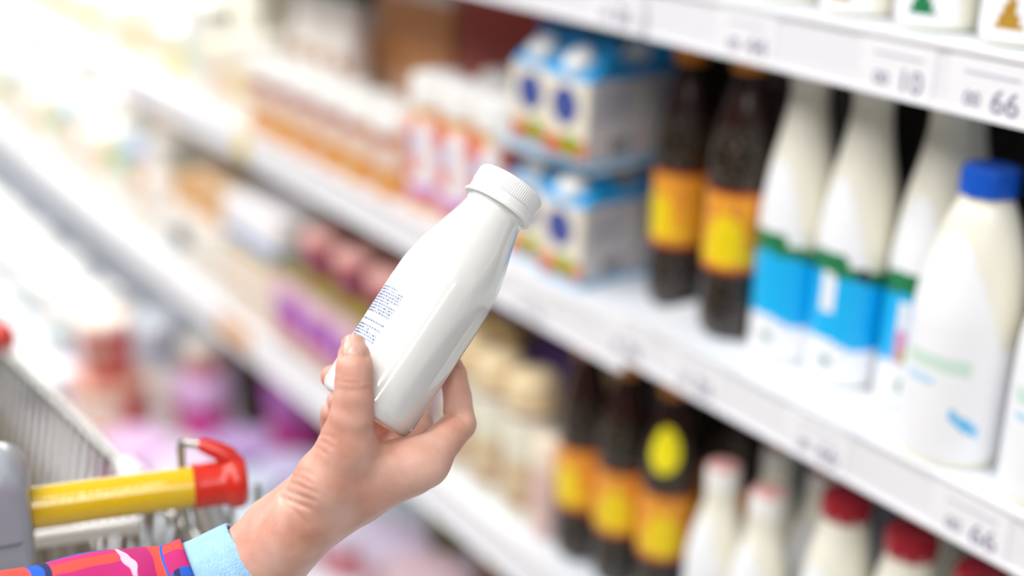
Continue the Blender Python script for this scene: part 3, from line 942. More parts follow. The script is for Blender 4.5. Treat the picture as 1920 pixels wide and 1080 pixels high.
def axis_lathe(name, prof, m, parent, segs=32, origin=0.0, direction=1):
    """lathe whose axis runs along the handle; z of the profile counts from s = origin"""
    v, f, mi = lathe_data(prof, segs)
    zx = -CU * direction
    xx = Vector((0, 0, 1))
    yy = zx.cross(xx)
    o0 = along(origin)
    return mesh(name, [o0 + xx * p[0] + yy * p[1] + zx * p[2] for p in v], f, m, mi, True, 45, parent)


HL = 0.372
gr_ = axis_lathe('yellow_grip', [(0, 0), (0.0125, 0), (0.0125, 0.0944), (0, 0.0944)], grip, cart, 40, 0.0167)
b = MB()
rw = random.Random(11)
for r_ in range(2):
    s = 0.103
    while s > 0.034 + 0.03 * r_:
        L_ = rw.uniform(0.0006, 0.0022)
        a0 = math.radians(38 + 13 * r_)
        for q in range(1):
            vs = []
            for ds, da in ((0, 0), (L_, 0), (L_, 0.11), (0, 0.11)):
                an = a0 + da
                vs.append(along(s - ds) + (Vector((0, 0, 1)) * math.cos(an) - CF * math.sin(an)) * 0.01262)
            b.add(vs, [(0, 1, 2, 3)])
        s -= L_ + rw.uniform(0.0004, 0.0022)
b.build('worn_print', mat('worn_white_print', '#f3e6a8', 0.5), gr_, smooth=False)
axis_lathe('yellow_grip', [(0, 0), (0.0125, 0), (0.0125, 0.135), (0, 0.135)], grip, cart, 40, 0.2111)
for org, di in ((0.0167, -1), (0.3461, 1)):
    cap_ = axis_lathe('end_cap', smoothprof([(0, 0), (0.0133, 0.0), (0.0138, 0.001), (0.0138, 0.016), (0.0146, 0.0195), (0.0164, 0.0225), (0.0168, 0.0265), (0.0158, 0.030), (0.0125, 0.0318), (0, 0.0322)], 4), redp, cart, 40, org, di)
    s0 = org - di * -0.0255
    k = -di
    b = MB()
    b.tube([along(s0, 0.010), along(s0 + k * 0.004, 0.017, 0.002), along(s0 + k * 0.010, 0.0205, 0.004), along(s0 + k * 0.017, 0.0235, 0.006), along(s0 + k * 0.0205, 0.0245, 0.007)], [0.0066, 0.0064, 0.0056, 0.0046, 0.0034], 14)
    b.build('hook', redp, cap_)
    b = MB()
    b.tube([along(s0 + k * 0.019, 0.0240, 0.0065), along(s0 + k * 0.027, 0.0238, 0.012), along(s0 + k * 0.0295, 0.0222, 0.016), along(s0 + k * 0.0302, 0.018, 0.018), along(s0 + k * 0.0300, -0.02, 0.022), along(s0 + k * 0.0260, -0.085, 0.030), along(s0 + k * 0.02, -0.115, 0.03)], 0.0026, 10)
    b.build('wire_loop', chrome, cart)
# silver grey coin lock in the middle of the handle
b = MB()
b.rbox(0.0, 0.100, -0.037, 0.037, -0.026, 0.026, 0.017, n=6)
CM = [along(0.2105) + CU * p[0] + Vector((0, 0, p[1])) - CF * p[2] for p in b.v]
lock = mesh('coin_lock', CM, b.f, grey_p, None, True, 50, cart)
b = MB()
pts = [(0.0, 0.0266), (0.092, 0.0266), (0.0985, 0.0205), (0.1006, 0.012), (0.1006, -0.02)]
b.tube([along(0.2105) + CU * p[0] + Vector((0, 0, -0.010 + p[0] * 0.02)) - CF * p[1] for p in pts], 0.0005, 6)
b.build('seam', mat('seam_dark', '#565c66', 0.5), lock)

# the basket
S0 = Vector((0.2738, 0.8898, 0.9372))
RD = Vector((-0.035, 1.0, -0.040))
LD = Vector((0.16, 1.0, -0.040))
LS = S0 - CU * 0.47
T0_, T1_ = -0.165, 0.72
def rimR(t): return S0 + RD * t - CO
def rimL(t): return LS + LD * t - CO
def botR(t): return rimR(t * 0.92 + 0.02) + Vector((-0.055, 0, -0.34 + 0.10 * (t - T0_)))
def botL(t): return rimL(t * 0.92 + 0.02) + Vector((0.055, 0, -0.34 + 0.10 * (t - T0_)))


b = MB()
rim = [rimR(T0_), rimR(T1_ - 0.03), rimR(T1_) - CU * 0.03, rimL(T1_) + CU * 0.03, rimL(T1_ - 0.03), rimL(T0_)]
b.tube(rim, 0.0062, 12)
b.build('basket_rim', chrome, cart)
for nm, R_, B_ in (('right', rimR, botR), ('left', rimL, botL)):
    b = MB()
    t = T0_ + 0.008
    while t < T1_ - 0.005:
        b.tube([R_(t), B_(t)], 0.0024, 6)
        t += 0.0185
    for q in (0.28, 0.55, 0.8, 1.0):
        b.tube([R_(T0_).lerp(B_(T0_), q), R_(T1_).lerp(B_(T1_), q)], 0.0022, 6)
    b.build('side_wires', dull, cart)
b = MB()
for i in range(24):
    u = i / 23
    b.tube([rimR(T1_).lerp(rimL(T1_), u), botR(T1_).lerp(botL(T1_), u)], 0.0017, 6)
for q in (0.3, 0.6, 1.0):
    b.tube([rimR(T1_).lerp(botR(T1_), q), rimL(T1_).lerp(botL(T1_), q)], 0.0022, 6)
b.build('front_wires', dull, cart)
b = MB()
for i in range(21):
    u = i / 20
    b.tube([botR(T0_).lerp(botL(T0_), u), botR(T1_).lerp(botL(T1_), u)], 0.0018, 6)
for i in range(12):
    t = T0_ + (T1_ - T0_) * i / 11
    b.tube([botR(t), botL(t)], 0.002, 6)
b.build('floor_wires', dull, cart)
# the folding rear gate under the handle: bright top bar over upright wires
G0 = Vector((0.2414, 0.7746, 0.9624)) - CO
b = MB()
b.rbox(0, 0.40, -0.0045, 0.0045, -0.0035, 0.0035, 0.003)
gate = mesh('rear_gate_bar', [G0 - CU * (0.40 - p[0]) * 1.0 + CF * p[1] + Vector((0, 0, p[2] * 1.2)) for p in b.v], b.f, mat('bright_bar', '#e9e8e4', 0.25, metal=0.5), None, True, 40, cart)
b = MB()
for i in range(16):
    p = G0 - CU * (0.012 + 0.0255 * i)
    b.tube([p + Vector((0, 0, -0.003)), p + Vector((0, 0, -0.30)) + CF * 0.03], 0.0024 if i % 3 else 0.0032, 8)
for k in range(42):
    p = G0 - CU * (0.004 + 0.0095 * k) + CF * 0.02
    b.tube([p + Vector((0, 0, -0.012)), p + Vector((0, 0, -0.29)) + CF * 0.03], 0.0014, 6)
for q in (0.1, 0.2, 0.29):
    b.tube([G0 + Vector((0, 0, -q)), G0 - CU * 0.40 + Vector((0, 0, -q))], 0.0022, 6)
b.build('rear_gate_wires', dull, cart)
b = MB()
for i in range(5):
    p = G0 + CU * (0.006 + 0.018 * i) + CF * 0.012
    b.tube([p + Vector((0, 0, 0.012)), p + Vector((0, 0, -0.29))], 0.0024, 8)
b.build('corner_wires', dull, cart)
# joints, bumper, legs, wheels
b = MB()
b.tube([rimR(-0.012), rimR(0.0), rimR(0.018)], [0.0085, 0.0098, 0.0085], 14)
b.build('rim_clamp', mat('white_clamp', '#ecebe8', 0.3), cart)
b = MB()
b.tube([rimR(0.322) + Vector((0, 0, 0.006)), rimR(0.335) + Vector((0, 0, 0.008)), rimR(0.375) + Vector((0, 0, 0.008)), rimR(0.388) + Vector((0, 0, 0.006))], [0.012, 0.016, 0.016, 0.012], 14)
b.build('rim_bumper', redp, cart)['label'] = 'red plastic bumper clipped on the basket rim'
for R_, B_, e, nm in ((rimR, botR, 0.0, 'right'), (rimL, botL, HL, 'left')):
    b = MB()
    foot = Vector((B_(T0_).x, B_(T0_).y + 0.03, 0.15))
    front = Vector((B_(T1_).x, B_(T1_).y - 0.08, 0.15))
    b.tube([along(0.012 if nm == 'right' else 0.35, -0.006, 0.004), R_(T0_) + Vector((0, 0, 0.0)), B_(T0_), foot], 0.010, 12)
    b.tube([foot, front], 0.010, 12)
    b.tube([front, B_(T1_ - 0.12)], 0.008, 10)
    b.build('frame', chrome, cart)
    for p in (foot, front):
        w = MB()
        w.tube([p + Vector((0, 0, 0.005)), p + Vector((0, 0, -0.04)), p + Vector((0, -0.03, -0.085))], [0.011, 0.011, 0.009], 10)
        fk = w.build('caster_fork', chrome, cart)
        v, f, mi = lathe_data([(0, -0.014), (0.052, -0.014), (0.06, -0.008), (0.06, 0.008), (0.052, 0.014), (0, 0.014)], 28)
        c = p + Vector((0, -0.03, 0.06 - p.z))
        mesh('wheel', [c + Vector((q[2], q[0], q[1])) for q in v], f, mat('wheel_rubber', '#3b3d40', 0.6), mi, True, 40, fk)

# ---------------------------------------------------------------- the held bottle
B0 = Vector((0.2919, 0.5559, 1.1214))
B1 = Vector((0.3888, 0.5669, 1.2282))
AX = (B1 - B0).normalized()
BL = (B1 - B0).length
TOCAM = Vector((0.0424, 0.0808, 1.3766)) - B0
BX = (TOCAM - AX * TOCAM.dot(AX)).normalized()      # local x: towards the aisle
BY = AX.cross(BX)
BM = Matrix(((BX.x, BY.x, AX.x, B0.x), (BX.y, BY.y, AX.y, B0.y), (BX.z, BY.z, AX.z, B0.z), (0, 0, 0, 1)))
HP = smoothprof([(0.0, 0.0006), (0.016, 0.0006), (0.0212, 0.0), (0.0242, 0.0012), (0.0258, 0.0045), (0.0262, 0.010), (0.0265, 0.04), (0.0267, 0.073), (0.0263, 0.082), (0.0251, 0.0912), (0.0229, 0.1008),
                 (0.0203, 0.1095), (0.0182, 0.1165), (0.0169, 0.1220), (0.0164, 0.1255), (0.0164, 0.131), (0.0, 0.131)], 5)
ROT = 0.5


def sq(a, z):
    """gently squared body that turns round towards the neck"""
    w = max(0.0, min(1.0, (0.112 - z) / 0.06))
    w = w * w * (3 - 2 * w)
    c, s = abs(math.cos(a + ROT)), abs(math.sin(a + ROT))
    n = 2.0 + 0.55 * w
    return (c ** n + s ** n) ** (-1.0 / n) * (1 - 0.045 * w)


held = thing('milk_bottle', 'plain glossy white milk bottle held up in the hand', 'bottle', B0)
held.matrix_world = BM
gloss = mat('held_bottle_plastic', '#eaeae8', 0.12, coat=0.6, sss=0.05, noise=0.006)
lathe('body', HP, gloss, held, 128, rf=sq, angle=60)
capw = mat('held_cap_plastic', '#f4f4f3', 0.38, noise=0.004)
v, f, mi = [], [], []
C0 = BL - 0.0168
CP = [(0.0163, C0), (0.0196, C0), (0.0199, C0 + 0.0006), (0.0199, C0 + 0.0014), (0.0191, C0 + 0.0020), (0.0187, C0 + 0.0026), (0.0187, C0 + 0.0058), (0.0183, C0 + 0.0061), (0.0183, C0 + 0.0065), (0.0188, C0 + 0.0069), (0.0188, C0 + 0.0076), (0.0188, BL - 0.0022), (0.0184, BL - 0.0010), (0.0175, BL - 0.0003), (0.0160, BL), (0.0, BL)]
lathe('cap', CP, capw, held, 480, rf=lambda a, z: 1.0 + (0.018 * (0.5 + 0.5 * math.cos(a * 96)) if C0 + 0.0072 < z < BL - 0.0015 else 0.0), angle=50)
# the printed text block: rows of tiny strokes
b = MB()
rt = random.Random(3)
HPb = [p for p in HP]


def surf(a, z, o=0.00012):
    r = radius_at(HPb, z) * sq(a, z) + o
    return (r * math.cos(a), r * math.sin(a), z)


TEXT_A0, TEXT_A1 = -1.45, -0.62


def stroke(a0, a1, z0, z1):
    n = max(1, int((a1 - a0) / 0.05))
    for i in range(n):
        p, q = a0 + (a1 - a0) * i / n, a0 + (a1 - a0) * (i + 1) / n
        b.add([surf(p, z0), surf(q, z0), surf(q, z1), surf(p, z1)], [(0, 1, 2, 3)])


row = 0
z = 0.0600
while z > 0.0300:
    skip = row in (10, 11, 13)
    if not skip:
        a_end = TEXT_A1 - (0.0 if row % 5 else 0.2)
        a = TEXT_A0 + (rt.uniform(0.0, 0.06) if row not in (0, 12, 18) else 0.12)
        while a < a_end:
            w = rt.uniform(0.02, 0.075)
            e = min(a + w, a_end)
            q = a
            while q < e - 0.006:
                c = rt.uniform(0.010, 0.016)
                stroke(q, q + 0.0072, z, z + 0.00100)
                if rt.random() < 0.75:
                    zz = z + rt.choice([0.0, 0.0004, 0.0008])
                    stroke(q, q + c * 0.75, zz, zz + 0.00028)
                q += c
            a = e + 0.018
    z -= 0.00162
    row += 1
b.build('printed_text', mat('blue_text_ink', '#1f5498', 0.5), held, smooth=False)['label'] = 'block of tiny blue printed text'
v, f = [], []
for i in range(25):
    for k in range(25):
        v.append(surf(TEXT_A0 - 0.25 + (TEXT_A1 + 0.31 - TEXT_A0) * i / 24, 0.022 + 0.048 * k / 24, 0.00006))
for i in range(24):
    for k in range(24):
        f.append((i * 25 + k, (i + 1) * 25 + k, (i + 1) * 25 + k + 1, i * 25 + k + 1))
mesh('printed_panel', v, f, mat('bluish_white_print', '#eef1f7', 0.2), None, True, 60, held)

# ---------------------------------------------------------------- the hand: one continuous surface grown from a distance field
def K(*pts):
    return [(np.array(p[0], dtype=np.float32), p[1] * 0.001) for p in pts]


ARM = K(((0.1382, 0.5632, 0.9956), 34), ((0.1927, 0.5746, 1.0186), 28), ((0.2253, 0.5744, 1.0338), 23), ((0.2439, 0.5713, 1.0468), 19.2))
PALM = [
    ARM,
    K(((0.2411, 0.5647, 1.0510), 19), ((0.2553, 0.5587, 1.0652), 17.5), ((0.2848, 0.5439, 1.0833), 13.6), ((0.3123, 0.5271, 1.1000), 11.2)),
    K(((0.2452, 0.5744, 1.0441), 19), ((0.2605, 0.5702, 1.0556), 17), ((0.2912, 0.5594, 1.0700), 13), ((0.3164, 0.5462, 1.0853), 11)),
    K(((0.2506, 0.5833, 1.0377), 18), ((0.2663, 0.5817, 1.0468), 16), ((0.2952, 0.5764, 1.0592), 13), ((0.3192, 0.5671, 1.0725), 10.5)),
    K(((0.2539, 0.5874, 1.0346), 16), ((0.2712, 0.5898, 1.0406), 14), ((0.2981, 0.5917, 1.0517), 12), ((0.3193, 0.5866, 1.0642), 10)),
    K(((0.2395, 0.5867, 1.0310), 17), ((0.2581, 0.5978, 1.0471), 13.5), ((0.2797, 0.6004, 1.0572), 13)),
    K(((0.2490, 0.5549, 1.0643), 16), ((0.2571, 0.5492, 1.0786), 15.2), ((0.2647, 0.5446, 1.0947), 14.2), ((0.2742, 0.5395, 1.1154), 12.4)),
    K(((0.2647, 0.5446, 1.0947), 13), ((0.2858, 0.5398, 1.0932), 11.5), ((0.3035, 0.5326, 1.0987), 10)),
    K(((0.2763, 0.5396, 1.1130), 11), ((0.2868, 0.5359, 1.1035), 7.5), ((0.3042, 0.5311, 1.1022), 8.5)),
]
THUMB = K(((0.2742, 0.5395, 1.1154), 12.4), ((0.2755, 0.5370, 1.1308), 11.0), ((0.2770, 0.5373, 1.1410), 9.9), ((0.2781, 0.5389, 1.1491), 9.4), ((0.2796, 0.5410, 1.1548), 9.2), ((0.2813, 0.5446, 1.1597), 8.1))
INDEX = K(((0.3123, 0.5271, 1.1000), 10.8), ((0.3267, 0.5331, 1.1065), 9.6), ((0.3396, 0.5388, 1.1103), 8.9), ((0.3452, 0.5496, 1.1201), 7.4), ((0.3475, 0.5580, 1.1294), 7.2), ((0.3485, 0.5708, 1.1379), 7.0), ((0.3472, 0.5823, 1.1472), 6.4))
MIDDLE = K(((0.3164, 0.5462, 1.0853), 10.6), ((0.3294, 0.5664, 1.0869), 9.4), ((0.3394, 0.5812, 1.0920), 8.8), ((0.3339, 0.5907, 1.0990), 7.8), ((0.3223, 0.5940, 1.1088), 7.6), ((0.3098, 0.5977, 1.1167), 7.3), ((0.2944, 0.5949, 1.1260), 6.7))
RING = K(((0.3192, 0.5671, 1.0725), 10.0), ((0.3290, 0.5893, 1.0737), 9.0), ((0.3339, 0.6042, 1.0800), 8.5), ((0.3249, 0.6066, 1.0890), 7.6), ((0.3144, 0.6044, 1.0968), 7.4), ((0.3018, 0.5963, 1.1057), 6.9), ((0.2954, 0.5911, 1.1131), 6.2))
PINKY = K(((0.3193, 0.5866, 1.0642), 9.2), ((0.3208, 0.6056, 1.0686), 8.0), ((0.3187, 0.6157, 1.0736), 7.4), ((0.3065, 0.6129, 1.0806), 6.8), ((0.2990, 0.6069, 1.0903), 6.5), ((0.2948, 0.5979, 1.1042), 6.0))

# skin creases: a polyline on the surface, width and depth in metres
GROOVES = [
    ([(0.2716, 0.5392, 1.1632), (0.2720, 0.5405, 1.1666), (0.2739, 0.5429, 1.1692)], 0.0006, 0.0007),
    ([(0.2817, 0.5324, 1.1635), (0.2826, 0.5334, 1.1669), (0.2836, 0.5364, 1.1696)], 0.0006, 0.0007),
    ([(0.2716, 0.5392, 1.1632), (0.2736, 0.5364, 1.1629), (0.2786, 0.5331, 1.1631), (0.2817, 0.5324, 1.1635)], 0.0005, 0.0005),
    ([(0.2675, 0.5361, 1.1526), (0.2733, 0.5305, 1.1518), (0.2808, 0.5272, 1.1533)], 0.0007, 0.0007),
    ([(0.2695, 0.5355, 1.1543), (0.2736, 0.5311, 1.1539), (0.2798, 0.5285, 1.1547)], 0.0006, 0.0005),
    ([(0.2682, 0.5331, 1.1499), (0.2728, 0.5296, 1.1491), (0.2794, 0.5268, 1.1501)], 0.0007, 0.0005),
    ([(0.3332, 0.5429, 1.1155), (0.3341, 0.5359, 1.1185), (0.3394, 0.5322, 1.1156)], 0.0008, 0.0009),
    ([(0.2416, 0.5504, 1.0895), (0.2443, 0.5413, 1.0904), (0.2511, 0.5364, 1.0871)], 0.0010, 0.0011),
    ([(0.2438, 0.5505, 1.0930), (0.2462, 0.5403, 1.0941), (0.2536, 0.5353, 1.0914)], 0.0009, 0.0009),
    ([(0.2462, 0.5504, 1.0966), (0.2479, 0.5411, 1.0986), (0.2551, 0.5346, 1.0952)], 0.0008, 0.0008),
    ([(0.2487, 0.5501, 1.0996), (0.2499, 0.5414, 1.1024), (0.2531, 0.5368, 1.0998)], 0.0007, 0.0006),
    ([(0.2509, 0.5497, 1.1022), (0.2522, 0.5412, 1.1054), (0.2552, 0.5369, 1.1033)], 0.0007, 0.0005),
    ([(0.2419, 0.5494, 1.0875), (0.2452, 0.5410, 1.0854), (0.2511, 0.5382, 1.0766)], 0.0008, 0.0005),
    ([(0.2613, 0.5435, 1.1220), (0.2615, 0.5368, 1.1245), (0.2642, 0.5330, 1.1231)], 0.0008, 0.0007),
    ([(0.2595, 0.5436, 1.1192), (0.2597, 0.5367, 1.1215), (0.2627, 0.5336, 1.1192)], 0.0008, 0.0007),
    ([(0.2576, 0.5435, 1.1162), (0.2577, 0.5365, 1.1180), (0.2607, 0.5344, 1.1150)], 0.0007, 0.0006),
]
BM_INV = np.array(BM.inverted(), dtype=np.float32)
HPz = np.array([p[1] for p in HP[12:]], dtype=np.float32)
HPr = np.array([p[0] for p in HP[12:]], dtype=np.float32)


def smin(a, b, k):
    h = np.maximum(k - np.abs(a - b), 0.0) / k
    return np.minimum(a, b) - h * h * k * 0.25


def chain(P, pts, k):
    d = None
    for (p, r), (q, s) in zip(pts, pts[1:]):
        e = q - p
        h = np.clip(((P - p) @ e) / float(e @ e), 0, 1)
        v = P - p - h[:, None] * e
        c = np.sqrt((v * v).sum(1)) - (r + (s - r) * h)
        d = c if d is None else smin(d, c, k)
    return d


def bottle_sdf(P):
    L = P @ BM_INV[:3, :3].T + BM_INV[:3, 3]
    r = np.sqrt(L[:, 0] ** 2 + L[:, 1] ** 2)
    a = np.arctan2(L[:, 1], L[:, 0])
    c, s = np.abs(np.cos(a + ROT)), np.abs(np.sin(a + ROT))
    w = np.clip((0.112 - L[:, 2]) / 0.06, 0, 1)
    w = w * w * (3 - 2 * w)
    n = 2.0 + 0.55 * w
    R_ = np.interp(np.clip(L[:, 2], 0.004, 0.130), HPz, HPr) * (c ** n + s ** n) ** (-1.0 / n) * (1 - 0.045 * w)
    dr = r - R_
    dz = np.maximum(-L[:, 2] - 0.0, L[:, 2] - 0.132)
    q = np.sqrt(np.maximum(dr + 0.004, 0) ** 2 + np.maximum(dz + 0.004, 0) ** 2) - 0.004
    return np.maximum(q, np.maximum(dr, dz))


def hand_sdf(P):
    d = None
    for c in PALM:
        e = chain(P, c, 0.003)
        d = e if d is None else smin(d, e, 0.011)
    fd = None
    for c in (INDEX, MIDDLE, RING, PINKY):
        e = chain(P, c, 0.0012)
        fd = e if fd is None else smin(fd, e, 0.0012)
    d = smin(d, fd, 0.007)
    d = smin(d, chain(P, THUMB, 0.0012), 0.006)
    for pts, w, dep in GROOVES:
        g = chain(P, [(np.array(p, dtype=np.float32), 0.0) for p in pts], 0.0002)
        d = d + dep * np.exp(-(_off(P, pts) / w) ** 2) * np.clip((0.009 - g) / 0.003, 0, 1)
    kb = bottle_sdf(P)
    # flesh presses flat against the bottle
    return -smin(-d, kb - 0.0001, 0.0012)


def _off(P, pts):
    """distance from a crease measured across the skin (the part along the view normal of the crease is dropped)"""
    p = [np.array(q, dtype=np.float32) for q in pts]
    nrm = np.array(BX, dtype=np.float32)
    best = None
    for a, b2 in zip(p, p[1:]):
        e = b2 - a
        e = e - nrm * (e @ nrm)
        v = P - a
        v = v - (v @ nrm)[:, None] * nrm
        h = np.clip((v @ e) / float(e @ e), 0, 1)
        c = v - h[:, None] * e
        c = np.sqrt((c * c).sum(1))
        # creases fade towards their ends
        best = c if best is None else np.minimum(best, c)
    return best


def surface_nets(lo, hi, h, fn):
    n = np.ceil((hi - lo) / h).astype(int) + 1
    ax = [lo[i] + h * np.arange(n[i], dtype=np.float32) for i in range(3)]
    V = np.empty(tuple(n), dtype=np.float32)
    G = np.stack(np.meshgrid(ax[1], ax[2], indexing='ij'), -1).reshape(-1, 2)
    step = max(1, int(200000 / len(G)))
    for i in range(0, n[0], step):
        xs = ax[0][i:i + step]
        P = np.concatenate([np.concatenate([np.full((len(G), 1), x, dtype=np.float32), G], 1) for x in xs])
        V[i:i + step] = fn(P).reshape(len(xs), n[1], n[2])
    S = V < 0
    c = n - 1
    cnt = np.zeros(tuple(c), dtype=np.float32)
    pos = np.zeros(tuple(c) + (3,), dtype=np.float32)
    corners = [(i, j, k) for i in (0, 1) for j in (0, 1) for k in (0, 1)]
    for a in corners:
        for d in range(3):
            if a[d]:
                continue
            b2 = list(a)
            b2[d] = 1
            sa = V[a[0]:a[0] + c[0], a[1]:a[1] + c[1], a[2]:a[2] + c[2]]
            sb = V[b2[0]:b2[0] + c[0], b2[1]:b2[1] + c[1], b2[2]:b2[2] + c[2]]
            cross = (sa < 0) != (sb < 0)
            t = np.where(cross, sa / np.where(cross, sa - sb, 1), 0)
            for e in range(3):
                pos[..., e] += np.where(cross, a[e] + (t if e == d else 0), 0)
            cnt += cross
    act = cnt > 0
    ids = np.full(tuple(c), -1)
    ids[act] = np.arange(act.sum())
    cells = np.argwhere(act)
    verts = lo + (cells + pos[act] / cnt[act][:, None]) * h
    quads = []
    for d in range(3):
        e1, e2 = (d + 1) % 3, (d + 2) % 3
        sl0 = [slice(1, c[i]) for i in range(3)]
        sl1 = [slice(1, c[i]) for i in range(3)]
        sl0[d] = slice(0, c[d])
        sl1[d] = slice(1, c[d] + 1)
        A, B_ = S[tuple(sl0)], S[tuple(sl1)]
        for flip, msk in ((False, A & ~B_), (True, ~A & B_)):
            idx = np.argwhere(msk)
            off = np.array([1, 1, 1])
            off[d] = 0
            idx = idx + off
            def gid(o1, o2):
                q = idx.copy()
                q[:, e1] += o1
                q[:, e2] += o2
                return ids[q[:, 0], q[:, 1], q[:, 2]]
            q = np.stack([gid(-1, -1), gid(0, -1), gid(0, 0), gid(-1, 0)], 1)
            quads.append(q[:, ::-1] if flip else q)
    return verts, np.concatenate(quads)


allp = np.array([p for c in PALM[1:] + [THUMB, INDEX, MIDDLE, RING, PINKY, ARM[1:]] for p, r in c])
lo, hi = allp.min(0) - 0.036, allp.max(0) + 0.024
hv, hf = surface_nets(lo.astype(np.float32), hi.astype(np.float32), np.float32(0.0012), hand_sdf)

skin = bpy.data.materials.new('skin')
skin.use_nodes = True
nt = skin.node_tree
pb = nt.nodes['Principled BSDF']
tcn = nt.nodes.new('ShaderNodeTexCoord')
n1 = nt.nodes.new('ShaderNodeTexNoise')
n1.inputs['Scale'].default_value = 42
n1.inputs['Detail'].default_value = 5
rmp = nt.nodes.new('ShaderNodeValToRGB')
rmp.color_ramp.elements[0].position = 0.3
rmp.color_ramp.elements[0].color = (*hexc('#cd8f7a'), 1)
rmp.color_ramp.elements[1].position = 0.7
rmp.color_ramp.elements[1].color = (*hexc('#e6baa9'), 1)
nt.links.new(tcn.outputs['Object'], n1.inputs['Vector'])
nt.links.new(n1.outputs['Fac'], rmp.inputs[0])
nt.links.new(rmp.outputs[0], pb.inputs['Base Color'])
n2 = nt.nodes.new('ShaderNodeTexVoronoi')
n2.inputs['Scale'].default_value = 1300
nt.links.new(tcn.outputs['Object'], n2.inputs['Vector'])
bpn = nt.nodes.new('ShaderNodeBump')
bpn.inputs['Strength'].default_value = 0.12
bpn.inputs['Distance'].default_value = 0.0004
nt.links.new(n2.outputs['Distance'], bpn.inputs['Height'])
nt.links.new(bpn.outputs[0], pb.inputs['Normal'])
pb.inputs['Roughness'].default_value = 0.46
pb.inputs['Subsurface Weight'].default_value = 0.22
pb.inputs['Subsurface Radius'].default_value = (1.0, 0.45, 0.3)
pb.inputs['Subsurface Scale'].default_value = 0.004

person = thing('person', 'shopper reaching in from below, plaid sleeve with denim cuff, holding up the white bottle', 'person', (0.2253, 0.5744, 1.0338))
PO = np.array(person.location)
hand = mesh('hand', hv - PO, [tuple(q) for q in hf], skin, None, True, 180, person)

# thumbnail: a curved plate laid on the skin
T0 = np.array((0.2815, 0.5448, 1.1604))
T1 = np.array((0.2796, 0.5410, 1.1548))
ta = (T0 - T1) / np.linalg.norm(T0 - T1)
tn = np.array(BX) * 0 + (np.array((0.2130, 0.4128, 1.2243)) - T0)
tn = tn - ta * (tn @ ta)
tn /= np.linalg.norm(tn)
tsd = np.cross(ta, tn)
NU, NV = 21, 17
nv, nf = [], []
base = np.array((0.2807, 0.5438, 1.1584))
grid = []
for j in range(NV):
    for i in range(NU):
        u, w = -1 + 2 * i / (NU - 1), j / (NV - 1)
        wid = 0.0067 * (0.90 + 0.10 * math.sin(PI * min(1, w * 1.2)))
        curve = (1 - u * u)
        y = -0.0005 * curve * (1 - w) * 2 + w * (0.0098 + 0.0016 * curve)
        grid.append(base + tsd * u * wid + ta * y + tn * 0.03)
grid = np.array(grid, dtype=np.float32)
for _ in range(40):
    d = hand_sdf(grid)
    grid -= (np.clip(d, -0.002, 0.002) * 0.8)[:, None] * tn.astype(np.float32)
# where the skin falls away under the free edge keep the plate going straight on
G3 = grid.reshape(NV, NU, 3)
dep = (G3 - base) @ tn
for j in range(1, NV):
    if j > NV * 0.62:
        dep[j] = np.maximum(dep[j], dep[j - 1] * 1.0 - 0.00022)
for j in range(NV):
    for i in range(NU):
        u, w = -1 + 2 * i / (NU - 1), j / (NV - 1)
        lift = 0.0004 - 0.0011 * max(0, abs(u) - 0.86) / 0.14 - 0.0009 * max(0, 0.14 - w) / 0.14
        p = G3[j, i]
        p = p + tn * (dep[j, i] - (p - base) @ tn) + tn * lift
        nv.append(p - PO)
for j in range(NV - 1):
    for i in range(NU - 1):
        nf.append((j * NU + i, j * NU + i + 1, (j + 1) * NU + i + 1, (j + 1) * NU + i))
nail = mesh('thumb_nail', nv, nf, mat('nail', '#dca898', 0.3, sss=0.15, coat=0.15, noise=0.03, nscale=300), None, True, 60, hand)
sm = nail.modifiers.new('thickness', 'SOLIDIFY')
sm.thickness = 0.0005
sm.offset = -1

# ---------------------------------------------------------------- cuff and sleeve
def cloth_tube(name, pts, m, parent, segs=48, fold=0.0, seed=0, thick=0.0016, flat=1.0):
    """an open tube with soft folds along (centre, radius) points"""
    rng = random.Random(seed)
    ph = [rng.uniform(0, 6.28) for _ in range(6)]
    C_ = [Vector(p) for p, r in pts]
    v, f = [], []
    up = None
    N = len(pts)
    for i, (p, r) in enumerate(pts):
        t = (C_[min(i + 1, N - 1)] - C_[max(i - 1, 0)]).normalized()
        if up is None:
            up = Vector(BX)
        up = (up - t * up.dot(t)).normalized()
        w = t.cross(up)
        for k in range(segs):
            a = 2 * PI * k / segs
            q = r * (1 + fold * (0.5 * math.sin(3 * a + ph[0] + i * 0.35) + 0.35 * math.sin(5 * a + ph[1] - i * 0.5) + 0.3 * math.sin(2 * a + i * 0.9 + ph[2])))
            v.append(C_[i] + up * math.cos(a) * q * flat + w * math.sin(a) * q)
    for i in range(N - 1):
        for k in range(segs):
            k2 = (k + 1) % segs
            f.append((i * segs + k, i * segs + k2, (i + 1) * segs + k2, (i + 1) * segs + k))
    me = bpy.data.meshes.new(name)
    me.from_pydata([tuple(q - Vector(PO)) for q in v], [], f)
    uv = me.uv_layers.new(name='UVMap')
    for poly in me.polygons:
        for li in poly.loop_indices:
            vi = me.loops[li].vertex_index
            i, k = divmod(vi, segs)
            kk = k
            if k == 0 and (poly.index % segs) == segs - 1:
                kk = segs
            uv.data[li].uv = (i / (N - 1), kk / segs)
    me.materials.append(m)
    me.polygons.foreach_set('use_smooth', [True] * len(me.polygons))
    o = link(name, me, parent)
    s = o.modifiers.new('thickness', 'SOLIDIFY')
    s.thickness = thick
    s.offset = 0
    ss = o.modifiers.new('smooth', 'SUBSURF')
    ss.levels = ss.render_levels = 1
    return o


